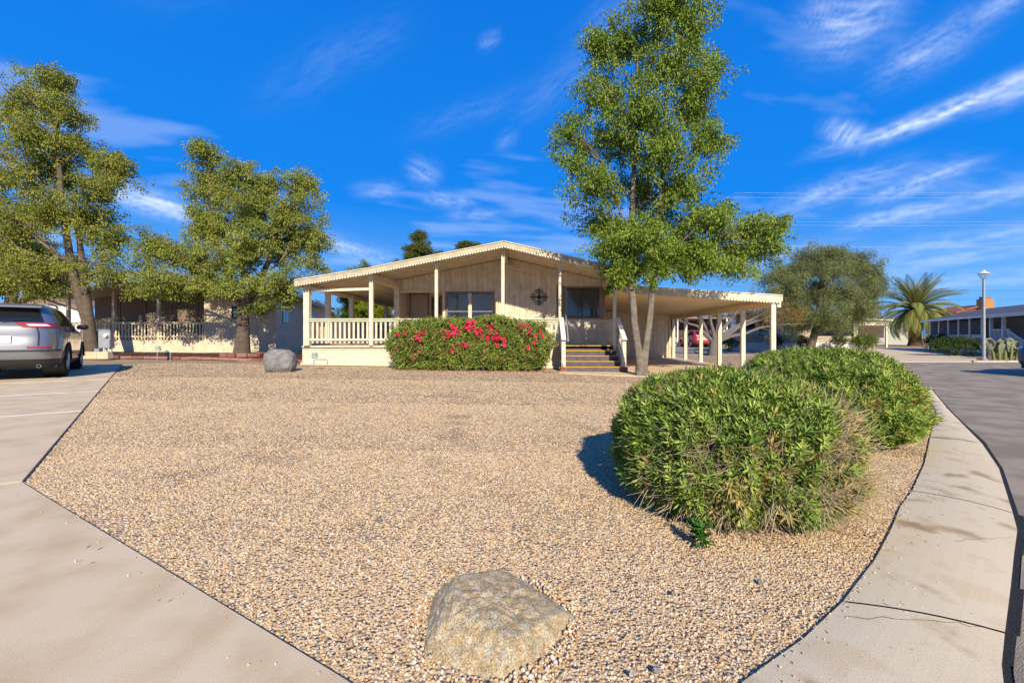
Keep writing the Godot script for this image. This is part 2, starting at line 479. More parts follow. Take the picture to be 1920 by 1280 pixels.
func make_ground() -> void:
	# gravel seen from afar: only colour and fine relief, the stones nearby are real
	var gm := StandardMaterial3D.new()
	gm.roughness = 0.95
	gm.albedo_color = lin(0.76, 0.72, 0.67)
	gm.uv1_triplanar = true
	gm.uv1_world_triplanar = true
	gm.uv1_scale = Vector3.ONE * 1.0
	gm.albedo_texture = noise_tex(3, 0.055, 1, [[0.0, lin(0.40, 0.28, 0.17)], [0.25, lin(0.62, 0.47, 0.31)], [0.45, lin(0.54, 0.39, 0.235)], [0.6, lin(0.68, 0.56, 0.41)], [0.8, lin(0.48, 0.335, 0.195)], [1.0, lin(0.64, 0.50, 0.345)]], 1024, FastNoiseLite.TYPE_CELLULAR, FastNoiseLite.RETURN_CELL_VALUE)
	gm.detail_enabled = true
	gm.detail_blend_mode = BaseMaterial3D.BLEND_MODE_MUL
	gm.detail_uv_layer = BaseMaterial3D.DETAIL_UV_2
	gm.detail_albedo = noise_tex(41, 0.012, 5, [[0.0, lin(0.74, 0.71, 0.66)], [0.35, lin(0.88, 0.86, 0.83)], [0.6, Color.WHITE], [1.0, Color.WHITE]])
	gm.uv2_triplanar = true
	gm.uv2_world_triplanar = true
	gm.uv2_scale = Vector3.ONE * 0.21
	gm.heightmap_enabled = true
	gm.heightmap_scale = 2.0
	gm.heightmap_texture = noise_tex(3, 0.055, 1, [], 1024, FastNoiseLite.TYPE_CELLULAR, FastNoiseLite.RETURN_DISTANCE)
	M.gravel = gm
	var g := Geo.new()
	for s in [[-900.0, -30.0], [-30.0, 8.0], [8.0, 900.0]]:
		var p := []
		for q in [Vector2(s[0], 40), Vector2(s[1], 40), Vector2(s[1], -900), Vector2(s[0], -900)]:
			p.append(Vector3(q.x, gy(q.x, q.y) - 0.035, q.y))
		g.face(p, Vector3.UP)
	tag(obj(self, "ground", g.mesh(), gm), "tan gravelly ground under and around the homes", "ground", "", "structure")
	# yard: the earth between the stones
	var earth := surf(lin(0.30, 0.195, 0.115), 0.95, 0.6, 2.0, 0.7, 0.4, 1.0)
	earth.resource_name = "earth"
	tag(obj(self, "gravel_yard", slab_mesh(YARD, -0.008, 0.05), gm), "front yard spread with tan decomposed gravel before the home", "yard", "", "structure")
	pebbles()
	# driveway on the neighbour's side: slabs with pale joints
	var dir := Vector2(-0.656, -0.755)
	var side := Vector2(-0.755, 0.656)
	var drive := thing("driveway", "tan concrete driveway slabs under the silver car", "driveway", Vector3.ZERO, 0.0, "", "structure")
	var k0 := Vector2(-3.70, -3.18)
	var cuts := [-0.02, 3.62, 6.15, 8.6, 11.2, 14.3]
	for i in cuts.size() - 1:
		var a: Vector2 = k0 + dir * (cuts[i] + 0.012)
		var b: Vector2 = k0 + dir * (cuts[i + 1] - 0.012)
		obj(drive, "slab", slab_mesh([a, b, b + side * 7.5, a + side * 7.5], 0.011, 0.12), M.concrete)
		if i > 0:
			var j: Vector2 = k0 + dir * cuts[i]
			obj(drive, "joint_strip", slab_mesh([j - dir * 0.03, j + dir * 0.03, j + dir * 0.03 + side * 7.5, j - dir * 0.03 + side * 7.5], 0.0135, 0.01), M.seam)
	# pavement along the street, curving round under the camera into the kerb
	var walk := thing("sidewalk", "tan concrete sidewalk meeting the driveway at a dark joint", "sidewalk", Vector3.ZERO, 0.0, "", "structure")
	var c := k0 - dir * 0.03
	obj(walk, "slab", slab_mesh([c, Vector2(-0.588, -1.398), Vector2(0.1, -0.95), Vector2(0.4, 0.2), Vector2(0.4, 3.0), c + side * 7.5 + Vector2(1.5, 1.2), c + side * 7.5], 0.009, 0.12), M.concrete2)
	# roll kerb in cast lengths
	var inner := [Vector2(0.1, -0.95), Vector2(0.40, -1.17), Vector2(0.69, -1.42), Vector2(1.02, -1.63), Vector2(1.33, -1.86), Vector2(1.75, -2.22), Vector2(2.12, -2.57), Vector2(2.49, -2.94), Vector2(2.83, -3.24), Vector2(3.57, -3.96), Vector2(4.63, -5.06), Vector2(6.5, -7.0), Vector2(8.6, -9.6), Vector2(10.4, -12.6)]
	var outer := [Vector2(0.95, -0.75), Vector2(1.25, -1.09), Vector2(1.46, -1.34), Vector2(1.66, -1.54), Vector2(1.85, -1.705), Vector2(2.23, -2.03), Vector2(2.60, -2.35), Vector2(2.94, -2.64), Vector2(3.20, -2.90), Vector2(4.20, -3.92), Vector2(5.02, -4.86), Vector2(6.95, -7.28), Vector2(9.1, -9.9), Vector2(10.95, -12.8)]
	var kerb := thing("kerb", "stained pale concrete roll kerb curving between gravel and street", "kerb", Vector3.ZERO, 0.0, "", "structure")
	for seg in [[0, 4], [4, 8], [8, 10], [10, 11], [11, 13]]:
		var kg := Geo.new()
		for i in range(seg[0], seg[1]):
			for q in 8:
				var t0 := q / 8.0
				var t1 := (q + 1) / 8.0
				var pt := func(i2: int, t: float) -> Vector3:
					var shrink := 0.007 if (i2 == seg[0]) else (-0.007 if i2 == seg[1] else 0.0)
					var a2: Vector2 = inner[i2].lerp(outer[i2], t)
					if shrink != 0.0:
						var other: Vector2 = inner[i2 + (1 if shrink > 0 else -1)].lerp(outer[i2 + (1 if shrink > 0 else -1)], t)
						a2 = a2 + (other - a2).normalized() * absf(shrink)
					return Vector3(a2.x, gy(a2.x, a2.y) + 0.006 + 0.014 * sin(t * PI * 0.75) - 0.03 * t * t, a2.y)
				kg.face([pt.call(i, t0), pt.call(i + 1, t0), pt.call(i + 1, t1), pt.call(i, t1)], Vector3.UP)
				if q == 0:
					var d3 := Vector3(0, -0.12, 0)
					kg.face([pt.call(i, 0.0), pt.call(i + 1, 0.0), pt.call(i + 1, 0.0) + d3, pt.call(i, 0.0) + d3], Vector3(-0.7, 0, -0.7))
				if q == 7:
					var d4 := Vector3(0, -0.12, 0)
					kg.face([pt.call(i, 1.0), pt.call(i + 1, 1.0), pt.call(i + 1, 1.0) + d4, pt.call(i, 1.0) + d4], Vector3(0.7, 0, 0.7))
		obj(kerb, "kerb_length", kg.mesh(), M.kerb)
	# hairline cracks across the kerb
	R.seed = 19
	for cr in [[3.55, 0.1, 4.0, 0.95], [8.35, 0.05, 8.2, 0.8], [5.9, 0.55, 6.6, 0.98]]:
		var cg := Geo.new()
		var last: Array = []
		for s in 13:
			var f := s / 12.0
			var ii := lerpf(cr[0], cr[2], f) + R.randf_range(-0.05, 0.05)
			var tt := lerpf(cr[1], cr[3], f)
			var i0 := int(ii)
			var q: Vector2 = inner[i0].lerp(inner[i0 + 1], ii - i0).lerp(outer[i0].lerp(outer[i0 + 1], ii - i0), tt)
			var y := gy(q.x, q.y) + 0.0085 + 0.014 * sin(tt * PI * 0.75) - 0.03 * tt * tt
			var wd := 0.0007 + 0.0008 * R.randf()
			var pair := [Vector3(q.x - wd, y, q.y + wd), Vector3(q.x + wd, y, q.y - wd)]
			if s > 0:
				cg.face([last[0], last[1], pair[1], pair[0]], Vector3.UP)
			last = pair
		obj(kerb, "crack", cg.mesh(), M.tar)
	# street
	var road := []
	for i in outer.size():
		road.append(outer[i] + Vector2(0.02, 0.02))
	road.append_array([Vector2(13.0, -17.0), Vector2(14.0, -20.2), Vector2(120, -20.2), Vector2(120, 14), Vector2(0.95, 14)])
	tag(obj(self, "road", slab_mesh(road, -0.024, 0.0), M.asphalt), "worn grey-brown asphalt street curving past the yard", "street", "", "structure")
	var seam := Geo.new()
	for i in outer.size() - 1:
		var wob := 0.02 + 0.02 * sin(i * 2.1)
		var n0: Vector2 = (outer[i] - inner[i]).normalized()
		var n1: Vector2 = (outer[i + 1] - inner[i + 1]).normalized()
		var p := [outer[i] + n0 * 0.0, outer[i + 1] + n1 * 0.0, outer[i + 1] + n1 * (0.025 + wob * 0.6), outer[i] + n0 * (0.025 + wob * 0.6)]
		var q := []
		for a in p:
			q.append(Vector3(a.x, gy(a.x, a.y) - 0.019, a.y))
		seam.face(q, Vector3.UP)
	tag(obj(self, "tar_seam", seam.mesh(), M.tar), "black tar line along the kerb edge of the street", "road marking", "", "structure")
	# concrete apron across the street and the drives that meet it
	tag(obj(self, "far_driveway", slab_mesh([Vector2(14.2, -20.3), Vector2(20.5, -20.3), Vector2(24.0, -23.5), Vector2(35.5, -42.0), Vector2(30.2, -42.0), Vector2(21.0, -30.0)], 0.0, 0.1), M.concrete2), "concrete drive running from the street to the small tan carport", "driveway", "", "structure")
	tag(obj(self, "far_pavement", slab_mesh([Vector2(20.6, -20.3), Vector2(120, -20.3), Vector2(120, -20.75), Vector2(20.9, -20.75)], 0.03, 0.1), M.kerb), "low pale kerb along the far side of the street", "kerb", "", "structure")
	tag(obj(self, "carport_floor", slab_mesh([Vector2(2.9, -25), Vector2(2.9, -13.55), Vector2(4.2, -12.9), Vector2(7.9, -9.6), Vector2(9.5, -11.6), Vector2(7.9, -13.7), Vector2(7.9, -25)], 0.012, 0.1), M.concrete2), "concrete floor and drive of the open carport beside the home", "driveway", "", "structure")
	tag(obj(self, "step_landing", slab_mesh([Vector2(0.85, -13.62), Vector2(2.95, -13.56), Vector2(4.1, -12.85), Vector2(3.5, -12.2), Vector2(2.5, -12.35), Vector2(0.85, -13.0)], 0.016, 0.1), M.concrete2), "concrete pad at the foot of the porch steps", "path", "", "structure")
	tag(obj(self, "back_lane", slab_mesh([Vector2(9.2, -27.8), Vector2(20, -26.0), Vector2(24, -31), Vector2(20, -46), Vector2(8, -46), Vector2(6.0, -29.0)], 0.0, 0.05), M.asphalt), "grey lane between the homes beyond the carport", "street", "", "structure")
	tag(obj(self, "mulch_bed", slab_mesh([Vector2(-8.0, -16.2), Vector2(-12.2, -17.4), Vector2(-19.5, -17.1), Vector2(-24, -17.2), Vector2(-24, -23), Vector2(-8.0, -23)], -0.005, 0.05), M.mulch), "red-brown gravel bed along the neighbouring home", "bed", "", "structure")

func stone_mesh(sd: int) -> ArrayMesh:
	var rr := RandomNumberGenerator.new()
	rr.seed = sd
	var g := Geo.new()
	var t := (1.0 + sqrt(5.0)) / 2.0
	var p := [Vector3(-1, t, 0), Vector3(1, t, 0), Vector3(-1, -t, 0), Vector3(1, -t, 0), Vector3(0, -1, t), Vector3(0, 1, t), Vector3(0, -1, -t), Vector3(0, 1, -t), Vector3(t, 0, -1), Vector3(t, 0, 1), Vector3(-t, 0, -1), Vector3(-t, 0, 1)]
	for i in 12:
		p[i] = p[i].normalized() * rr.randf_range(0.72, 1.12) * Vector3(1.0, 0.78, 0.88)
	for f in [[0, 11, 5], [0, 5, 1], [0, 1, 7], [0, 7, 10], [0, 10, 11], [1, 5, 9], [5, 11, 4], [11, 10, 2], [10, 7, 6], [7, 1, 8], [3, 9, 4], [3, 4, 2], [3, 2, 6], [3, 6, 8], [3, 8, 9], [4, 9, 5], [2, 4, 11], [6, 2, 10], [8, 6, 7], [9, 8, 1]]:
		g.tri_n(p[f[0]], p[f[1]], p[f[2]], (p[f[0]] + (p[f[0]] + p[f[1]] + p[f[2]]) * 0.35).normalized(), (p[f[1]] + (p[f[0]] + p[f[1]] + p[f[2]]) * 0.35).normalized(), (p[f[2]] + (p[f[0]] + p[f[1]] + p[f[2]]) * 0.35).normalized())
	return g.mesh()

func pebbles() -> void:
	R.seed = 2024
	var poly := PackedVector2Array()
	for p in YARD:
		poly.append(p)
	var bare := FastNoiseLite.new()
	bare.seed = 8
	bare.frequency = 0.55
	bare.fractal_octaves = 4
	var hues := [Vector3(0.64, 0.49, 0.32), Vector3(0.58, 0.42, 0.25), Vector3(0.68, 0.56, 0.41), Vector3(0.50, 0.345, 0.195), Vector3(0.70, 0.61, 0.49), Vector3(0.58, 0.36, 0.17), Vector3(0.44, 0.325, 0.22), Vector3(0.62, 0.55, 0.48), Vector3(0.24, 0.21, 0.19)]
	var share := [0.24, 0.46, 0.62, 0.72, 0.82, 0.90, 0.96, 0.99, 1.0]
	var places := []
	var tints := []
	# [depth from, to, stones per square metre, radius from, to]
	for band in [[0.9, 2.3, 19000, 0.0028, 0.0078], [2.3, 4.2, 12500, 0.0030, 0.0082], [4.2, 7.0, 5200, 0.0038, 0.0088], [7.0, 10.5, 1200, 0.006, 0.011], [10.5, 15.0, 350, 0.007, 0.012]]:
		var wide: float = band[1] * 1.25
		var x0 := maxf(-wide - 0.4, -14.0)
		var x1 := minf(wide + 0.4, 9.0)
		for i in int((x1 - x0) * (band[1] - band[0]) * band[2]):
			var x := R.randf_range(x0, x1)
			var z := -R.randf_range(band[0], band[1])
			var s := R.randf()
			if not Geometry2D.is_point_in_polygon(Vector2(x, z), poly):
				continue
			var b := bare.get_noise_2d(x, z)
			if b > 0.34 and s < clampf((b - 0.34) * 4.0, 0.0, 0.5):
				continue
			var r := R.randf_range(band[3], band[4]) * (1.35 if R.randf() < 0.07 else 1.0)
			var bs := Basis.from_euler(Vector3(R.randf() * TAU, R.randf() * TAU, R.randf() * TAU)).scaled_local(Vector3(r * R.randf_range(0.85, 1.25), r * R.randf_range(0.75, 1.0), r))
			places.append(Transform3D(bs, Vector3(x, gy(x, z) - 0.012 + r * R.randf_range(0.1, 0.5), z)))
			var pick := R.randf()
			var k := 0
			while pick > share[k]:
				k += 1
			var hcol: Vector3 = hues[k] * R.randf_range(0.80, 1.0) * Vector3(1.0, 0.965, 0.88)
			tints.append(Color(hcol.x, hcol.y, hcol.z))
	# stones banked against the boulder
	for i in 420:
		var a := R.randf() * TAU
		var k := R.randf_range(0.92, 1.12)
		var x := -0.15 + cos(a) * 0.30 * k
		var z := -1.70 + sin(a) * 0.31 * k
		var r := R.randf_range(0.004, 0.011)
		places.append(Transform3D(Basis.from_euler(Vector3(R.randf() * TAU, R.randf() * TAU, R.randf() * TAU)) * r, Vector3(x, gy(x, z) + r * 0.6 + 0.012 * (1.12 - k) * 5.0 * R.randf(), z)))
		var hb: Vector3 = hues[R.randi_range(0, 7)] * 0.92
		tints.append(Color(hb.x, hb.y, hb.z))
	# stones kicked out over the edges of the paving
	var edge := [YARD[0], YARD[1], YARD[2], YARD[3], YARD[4], YARD[5], YARD[6], YARD[7], YARD[8], YARD[9]]
	for i in 380:
		var e := R.randi_range(0, 8)
		var a: Vector2 = edge[e]
		var b: Vector2 = edge[e + 1]
		var q := a.lerp(b, R.randf())
		var nn := Vector2((b - a).y, -(b - a).x).normalized()
		if Geometry2D.is_point_in_polygon(q + nn * 0.02, poly):
			nn = -nn
		q += nn * (0.01 + pow(R.randf(), 3.5) * 0.24)
		var r := R.randf_range(0.002, 0.0055)
		places.append(Transform3D(Basis.from_euler(Vector3(R.randf() * TAU, R.randf() * TAU, R.randf() * TAU)) * r, Vector3(q.x, gy(q.x, q.y) + 0.010 + r * 0.5, q.y)))
		var hc: Vector3 = hues[R.randi_range(0, 6)]
		tints.append(Color(hc.x, hc.y, hc.z))
	tag(many(self, "gravel", stone_mesh(4), tinted(0.9), places, tints), "loose tan and peach gravel stones covering the yard", "gravel", "", "stuff")
	print("pebbles ", places.size())

# ---------------------------------------------------------------- plants
func rv(a := 1.0) -> Vector3:
	while true:
		var p := Vector3(R.randf_range(-1, 1), R.randf_range(-1, 1), R.randf_range(-1, 1))
		if p.length_squared() < 1.0:
			return p * a
	return Vector3.ZERO

func add_leaf(g: Geo, base: Vector3, dir: Vector3, out: Vector3, length: float, width: float, col: Color, curl := 0.15) -> void:   # a folded, slightly curled blade of four faces
	var side := dir.cross(out).normalized()
	var nrm := side.cross(dir).normalized()
	var mid := base + dir * length * 0.45 - nrm * length * curl * 0.2
	var tip := base + dir * length - nrm * length * curl
	var l := mid + side * width * 0.5 + nrm * width * 0.18
	var r := mid - side * width * 0.5 + nrm * width * 0.18
	g.tri(base, l, mid, col)
	g.tri(base, mid, r, col)
	g.tri(mid, l, tip, col)
	g.tri(mid, tip, r, col)

func leaf_cluster(sd: int, count: int, spread: float, length: float, width: float, droop: float, warm := 0.06) -> ArrayMesh:
	var g := Geo.new()
	R.seed = sd
	for i in count:
		var p := rv(spread)
		var d := (rv() + p.normalized() * 0.6 + Vector3.DOWN * droop).normalized()
		var o := (rv() * 0.8 + Vector3.UP * 0.7).normalized()
		if absf(o.dot(d)) > 0.95:
			o = Vector3.RIGHT
		var k := R.randf_range(0.75, 1.25)
		var w := 1.0 + warm * R.randf() * 2.0
		add_leaf(g, p, d, o, length * R.randf_range(0.7, 1.2), width * R.randf_range(0.75, 1.15), Color(k * w, k, k * 0.9), R.randf_range(0.0, 0.3))
	return g.mesh()

# lobes: [x, y, z, half width, half height, twigs] from the foot of the tree
func make_tree(called: String, label: String, at: Vector3, trunks: Array, lobes: Array, bark: Material, leaf_mesh: Mesh, leaf_mat: Material, per_twig: int, spread: float, tint_lo: Color, tint_hi: Color, sd: int, group := "", twig_r := 0.012, leaf_scale := 1.0, hang := 0.0, limb_from := 1.5, more := 1.5, thin := 1.0) -> Node3D:
	var t := thing(called, label, "tree", at, 0.0, group)
	R.seed = sd
	var wood := Geo.new()
	var twigs := Geo.new()
	for tr in trunks:
		wood.tube(tr.p, tr.r, 12)
	var places := []
	var tints := []
	var bump := FastNoiseLite.new()
	bump.seed = sd
	bump.frequency = 0.9
	for lb in lobes:
		var c := Vector3(lb[0], lb[1], lb[2])
		var rad := Vector3(lb[3], lb[4], minf(lb[3], 1.5) * 0.95) * 1.22
		# limb from the trunk point that lies below and near the lobe
		var best := 1e9
		var from := Vector3.ZERO
		var from_r := 0.05
		for tr in trunks:
			for i in range(1, tr.p.size()):
				for s in 4:
					var q: Vector3 = tr.p[i - 1].lerp(tr.p[i], s / 4.0)
					if q.y < limb_from:
						continue
					var lift := c.y - q.y
					var cost := Vector2(c.x - q.x, c.z - q.z).length() + absf(lift - 0.9 * Vector2(c.x - q.x, c.z - q.z).length() - 0.25) * 0.9
					if cost < best:
						best = cost
						from = q
						from_r = lerpf(tr.r[i - 1], tr.r[i], s / 4.0)
		var span := c - from
		var path := []
		var rr := []
		var r0 := minf(from_r * 0.45, 0.012 * span.length() + 0.01)
		for i in 6:
			var k := i / 5.0
			path.append(from + span * k + Vector3.UP * sin(k * PI) * span.length() * 0.08 + rv(0.05 * span.length()) * (1.0 if i % 5 else 0.0))
			rr.append(lerpf(r0, twig_r * 0.8, k))
		wood.tube(path, rr, 6)
		for i in int(lb[5] * more * (thin if lb[1] < 4.3 else 1.0)):
			var u := rv().normalized() * pow(R.randf(), 0.5) * R.randf_range(0.8, 1.2)
			u *= 0.86 + 0.5 * bump.get_noise_3d(u.x * 1.5 + c.x, u.y * 1.5 + c.y, u.z * 1.5 + c.z)
			var tip := c + u * rad
			var start: Vector3 = path[R.randi_range(2, 5)]
			var m1 := start.lerp(tip, 0.4) + rv(0.12) + Vector3.UP * 0.1
			var m2 := start.lerp(tip, 0.75) + rv(0.1) + Vector3.UP * 0.06
			var tail := tip + Vector3.DOWN * hang * R.randf()
			twigs.tube([start, m1, m2, tip, tail], [twig_r, twig_r * 0.75, twig_r * 0.5, twig_r * 0.35, twig_r * 0.2], 3)
			var shade := R.randf()
			for j in per_twig:
				var k := R.randf()
				var q := m1.lerp(m2, k / 0.35) if k < 0.35 else m2.lerp(tip, (k - 0.35) / 0.5) if k < 0.85 else tip.lerp(tail, (k - 0.85) / 0.15)
				q += rv(spread) * Vector3(1, 0.8, 1) + Vector3.DOWN * hang * 0.5 * R.randf()
				var b := Basis.from_euler(Vector3(R.randf_range(-0.6, 0.6), R.randf() * TAU, R.randf_range(-0.6, 0.6)))
				places.append(Transform3D(b.scaled(Vector3.ONE * leaf_scale * R.randf_range(0.75, 1.2)), q))
				var col := tint_lo.lerp(tint_hi, clampf(shade * 0.6 + R.randf() * 0.4, 0, 1))
				tints.append(col)
	obj(t, "trunk", wood.mesh(), bark)
	var tw := obj(t, "twigs", twigs.mesh(), M.twig)
	tw.set_meta("kind", "stuff")
	var cr := many(t, "crown", leaf_mesh, leaf_mat, places, tints)
	cr.set_meta("kind", "stuff")
	print(label, " ", places.size())
	return t

func make_trees() -> void:
	M.leaf = leafy(Color.WHITE, 0.6, 0.6)
	var bottle := leaf_cluster(5, 13, 0.13, 0.085, 0.042, 0.75)
	var small := leaf_cluster(6, 15, 0.17, 0.095, 0.055, 0.45)
	var fine := leaf_cluster(7, 20, 0.24, 0.13, 0.028, 0.9)
	var lo := Color(0.10, 0.175, 0.02)
	var hi := Color(0.27, 0.36, 0.05)
	# tall tree with two stems before the carport
	make_tree("forked_tree", "tall slender green tree with two pale stems before the carport", Vector3(3.16, gy(3.16, -12.5), -12.5),
		[{"p": [Vector3(0, -0.1, 0), Vector3(0, 0.35, 0), Vector3(-0.09, 0.8, 0), Vector3(-0.2, 1.5, 0.02), Vector3(-0.25, 2.3, 0.03), Vector3(-0.3, 3.4, 0.0), Vector3(-0.25, 5.0, 0.0), Vector3(-0.15, 7.0, 0.0), Vector3(-0.1, 9.2, 0.0)], "r": [0.19, 0.15, 0.108, 0.098, 0.094, 0.088, 0.072, 0.05, 0.02]},
		{"p": [Vector3(0.05, -0.1, 0.02), Vector3(0.05, 0.3, 0.02), Vector3(0.14, 0.85, 0.0), Vector3(0.25, 1.6, -0.02), Vector3(0.33, 2.4, -0.05), Vector3(0.42, 3.6, -0.05), Vector3(0.6, 5.4, 0.0), Vector3(0.7, 7.6, 0.0), Vector3(0.75, 10.2, 0.0)], "r": [0.16, 0.13, 0.10, 0.09, 0.086, 0.08, 0.068, 0.045, 0.02]}],
		[[0.65, 10.43, 0.0, 1.37, 0.91, 30], [-1.21, 9.64, -0.3, 0.62, 0.55, 12], [1.34, 9.76, 0.4, 0.66, 0.81, 16], [-0.18, 9.83, -0.7, 1.13, 0.97, 22], [0.78, 8.72, 0.3, 1.34, 1.04, 28], [2.07, 8.78, -0.3, 0.47, 0.55, 8], [-1.1, 8.14, 0.0, 0.76, 0.91, 18], [-0.07, 7.32, 0.7, 1.15, 1.01, 26], [1.75, 7.87, -0.5, 0.79, 0.71, 16], [-1.92, 6.86, -0.2, 0.65, 0.7, 12], [-0.66, 6.93, -0.7, 0.97, 0.89, 18], [0.4, 6.21, 0.6, 1.16, 0.94, 24], [1.79, 6.61, 0.2, 0.63, 0.68, 13], [-2.19, 5.89, 0.3, 0.48, 0.42, 7], [-1.33, 5.37, 0.5, 0.8, 0.66, 16], [0.11, 5.45, -0.6, 1.12, 0.88, 20], [1.22, 5.28, -0.1, 1.0, 0.77, 18], [-1.02, 4.46, -0.5, 0.92, 0.79, 17], [-0.26, 3.82, 0.9, 0.99, 0.71, 22], [1.62, 4.38, -0.8, 1.22, 0.81, 22], [2.08, 4.38, 0.4, 0.89, 0.52, 15], [3.42, 4.23, -0.2, 0.93, 0.46, 13], [4.08, 4.26, 0.0, 0.43, 0.38, 5], [-0.83, 3.46, 0.2, 0.83, 0.57, 15], [0.66, 3.47, -0.3, 1.09, 0.59, 18], [1.6, 3.33, 0.5, 0.95, 0.51, 15], [3.26, 3.59, -0.5, 0.87, 0.52, 12], [3.67, 3.68, 0.2, 0.45, 0.45, 6], [-0.22, 2.91, -0.2, 0.7, 0.39, 8], [-0.8, 2.85, 0.3, 0.6, 0.34, 8], [0.55, 2.92, 0.35, 0.8, 0.36, 10], [1.5, 2.85, 0.1, 0.8, 0.34, 9], [2.6, 3.1, 0.2, 0.7, 0.4, 9]],
		M.bark_pale, bottle, M.leaf, 12, 0.28, lo, hi, 101, "", 0.015, 1.0, 0.0, 2.9, 1.55)
	# round tree before the neighbouring home
	make_tree("spreading_tree", "broad olive-green tree with a thick trunk in a brick ring", Vector3(-12.9, gy(-12.9, -19.6), -19.6),
		[{"p": [Vector3(-0.05, -0.1, 0), Vector3(-0.05, 0.25, 0), Vector3(0.0, 1.0, 0), Vector3(0.02, 2.1, 0), Vector3(-0.5, 3.2, 0), Vector3(-1.2, 5.2, 0), Vector3(-1.6, 8.4, 0)], "r": [0.42, 0.34, 0.26, 0.23, 0.16, 0.10, 0.03]},
		{"p": [Vector3(0.02, 1.9, 0), Vector3(0.4, 2.6, 0.1), Vector3(1.2, 4.2, 0.1), Vector3(1.6, 6.4, 0), Vector3(2.2, 7.6, 0)], "r": [0.2, 0.16, 0.11, 0.07, 0.03]},
		{"p": [Vector3(0.05, 2.0, 0.05), Vector3(0.7, 2.2, 0.1), Vector3(1.3, 2.3, 0.1), Vector3(1.8, 2.7, 0.1)], "r": [0.12, 0.09, 0.07, 0.04]}],
		[[-1.61, 9.02, 0.0, 0.72, 0.72, 12], [-1.81, 7.75, -0.5, 1.23, 1.23, 24], [0.04, 7.84, 0.6, 0.93, 0.93, 16], [0.89, 7.69, -0.3, 0.92, 0.85, 15], [0.67, 6.25, 0.5, 1.51, 1.16, 26], [-1.27, 5.81, 0.4, 1.4, 1.17, 26], [2.46, 7.81, -0.3, 0.85, 0.68, 13], [2.36, 6.27, 0.4, 1.4, 1.05, 24], [3.12, 5.48, -0.2, 0.85, 1.09, 16], [1.08, 5.12, -0.8, 1.74, 1.24, 26], [0.31, 4.52, 1.0, 1.59, 1.13, 28], [-2.67, 4.32, -0.5, 1.47, 1.1, 24], [-4.12, 4.99, -0.2, 0.85, 0.97, 14], [-4.37, 3.96, 0.2, 0.95, 1.18, 15], [-3.03, 3.18, 0.8, 1.15, 0.69, 18], [-1.58, 3.09, 0.6, 1.39, 0.81, 22], [0.67, 3.13, 1.2, 1.35, 0.79, 24], [1.9, 3.25, 0.2, 1.42, 0.83, 22], [3.12, 4.03, -0.2, 0.85, 0.97, 15], [2.05, 2.6, -0.4, 0.85, 0.54, 8], [0.97, 2.39, 0.6, 1.16, 0.46, 10], [-5.89, 3.5, 0.1, 0.83, 0.59, 9], [-4.54, 2.88, 0.4, 1.17, 0.33, 8]],
		M.bark, small, M.leaf, 15, 0.34, Color(0.12, 0.165, 0.03), Color(0.33, 0.36, 0.07), 102, "", 0.016, 1.0, 0.0, 2.1, 1.45, 0.55)
	make_tree("drooping_tree", "tall ragged tree with drooping pale twigs beside the meter box", Vector3(-19.4, gy(-19.4, -19.3), -19.3),
		[{"p": [Vector3(0, -0.1, 0), Vector3(0, 0.3, 0), Vector3(-0.1, 1.2, 0), Vector3(-0.2, 2.2, 0), Vector3(-0.35, 3.6, 0), Vector3(-0.6, 5.5, 0), Vector3(-0.8, 7.2, 0)], "r": [0.34, 0.26, 0.21, 0.17, 0.13, 0.09, 0.04]},
		{"p": [Vector3(-0.12, 1.3, 0), Vector3(-0.45, 2.3, 0.05), Vector3(-0.8, 4.0, 0.1), Vector3(-1.2, 6.5, 0.1), Vector3(-1.45, 9.0, 0), Vector3(-1.55, 11.8, 0)], "r": [0.2, 0.16, 0.14, 0.11, 0.08, 0.03]}],
		[[-1.55, 12.1, 0.0, 0.89, 0.85, 16], [-3.3, 11.79, -0.5, 1.09, 0.97, 17], [-0.87, 10.76, 0.3, 0.93, 0.93, 17], [-4.14, 11.08, -0.3, 0.84, 1.43, 15], [-5.34, 10.12, -0.3, 1.2, 1.67, 14], [-2.15, 9.56, 0.4, 1.38, 1.15, 24], [-0.8, 9.4, -0.3, 1.08, 0.84, 16], [1.04, 8.8, 0.0, 1.06, 0.66, 14], [-2.08, 8.57, -0.6, 1.58, 1.21, 26], [-2.61, 7.87, 0.6, 1.37, 1.14, 22], [0.75, 7.52, 0.3, 1.16, 1.04, 20], [1.11, 8.21, -0.3, 0.67, 0.72, 7], [-5.21, 7.7, -0.2, 1.19, 1.43, 14], [-1.01, 6.27, 0.6, 1.48, 1.03, 26], [-0.18, 6.09, -0.4, 1.2, 1.08, 20], [-3.9, 6.11, -0.5, 1.33, 1.21, 20], [1.12, 5.22, 0.2, 0.93, 1.05, 14], [-4.23, 5.18, 0.4, 1.15, 1.38, 14], [-1.58, 4.16, 0.9, 1.35, 1.01, 24], [-1.7, 4.22, -0.7, 1.34, 0.98, 20], [0.94, 3.78, 0.5, 1.03, 0.92, 14], [-3.9, 3.4, -0.1, 1.42, 0.83, 16], [-1.57, 3.12, 0.3, 1.39, 0.58, 14], [-5.2, 3.62, 0.0, 0.94, 0.94, 8]],
		M.bark, small, M.leaf, 13, 0.36, Color(0.12, 0.165, 0.03), Color(0.35, 0.36, 0.06), 103, "", 0.018, 1.0, 0.6, 2.6, 1.35, 0.6)
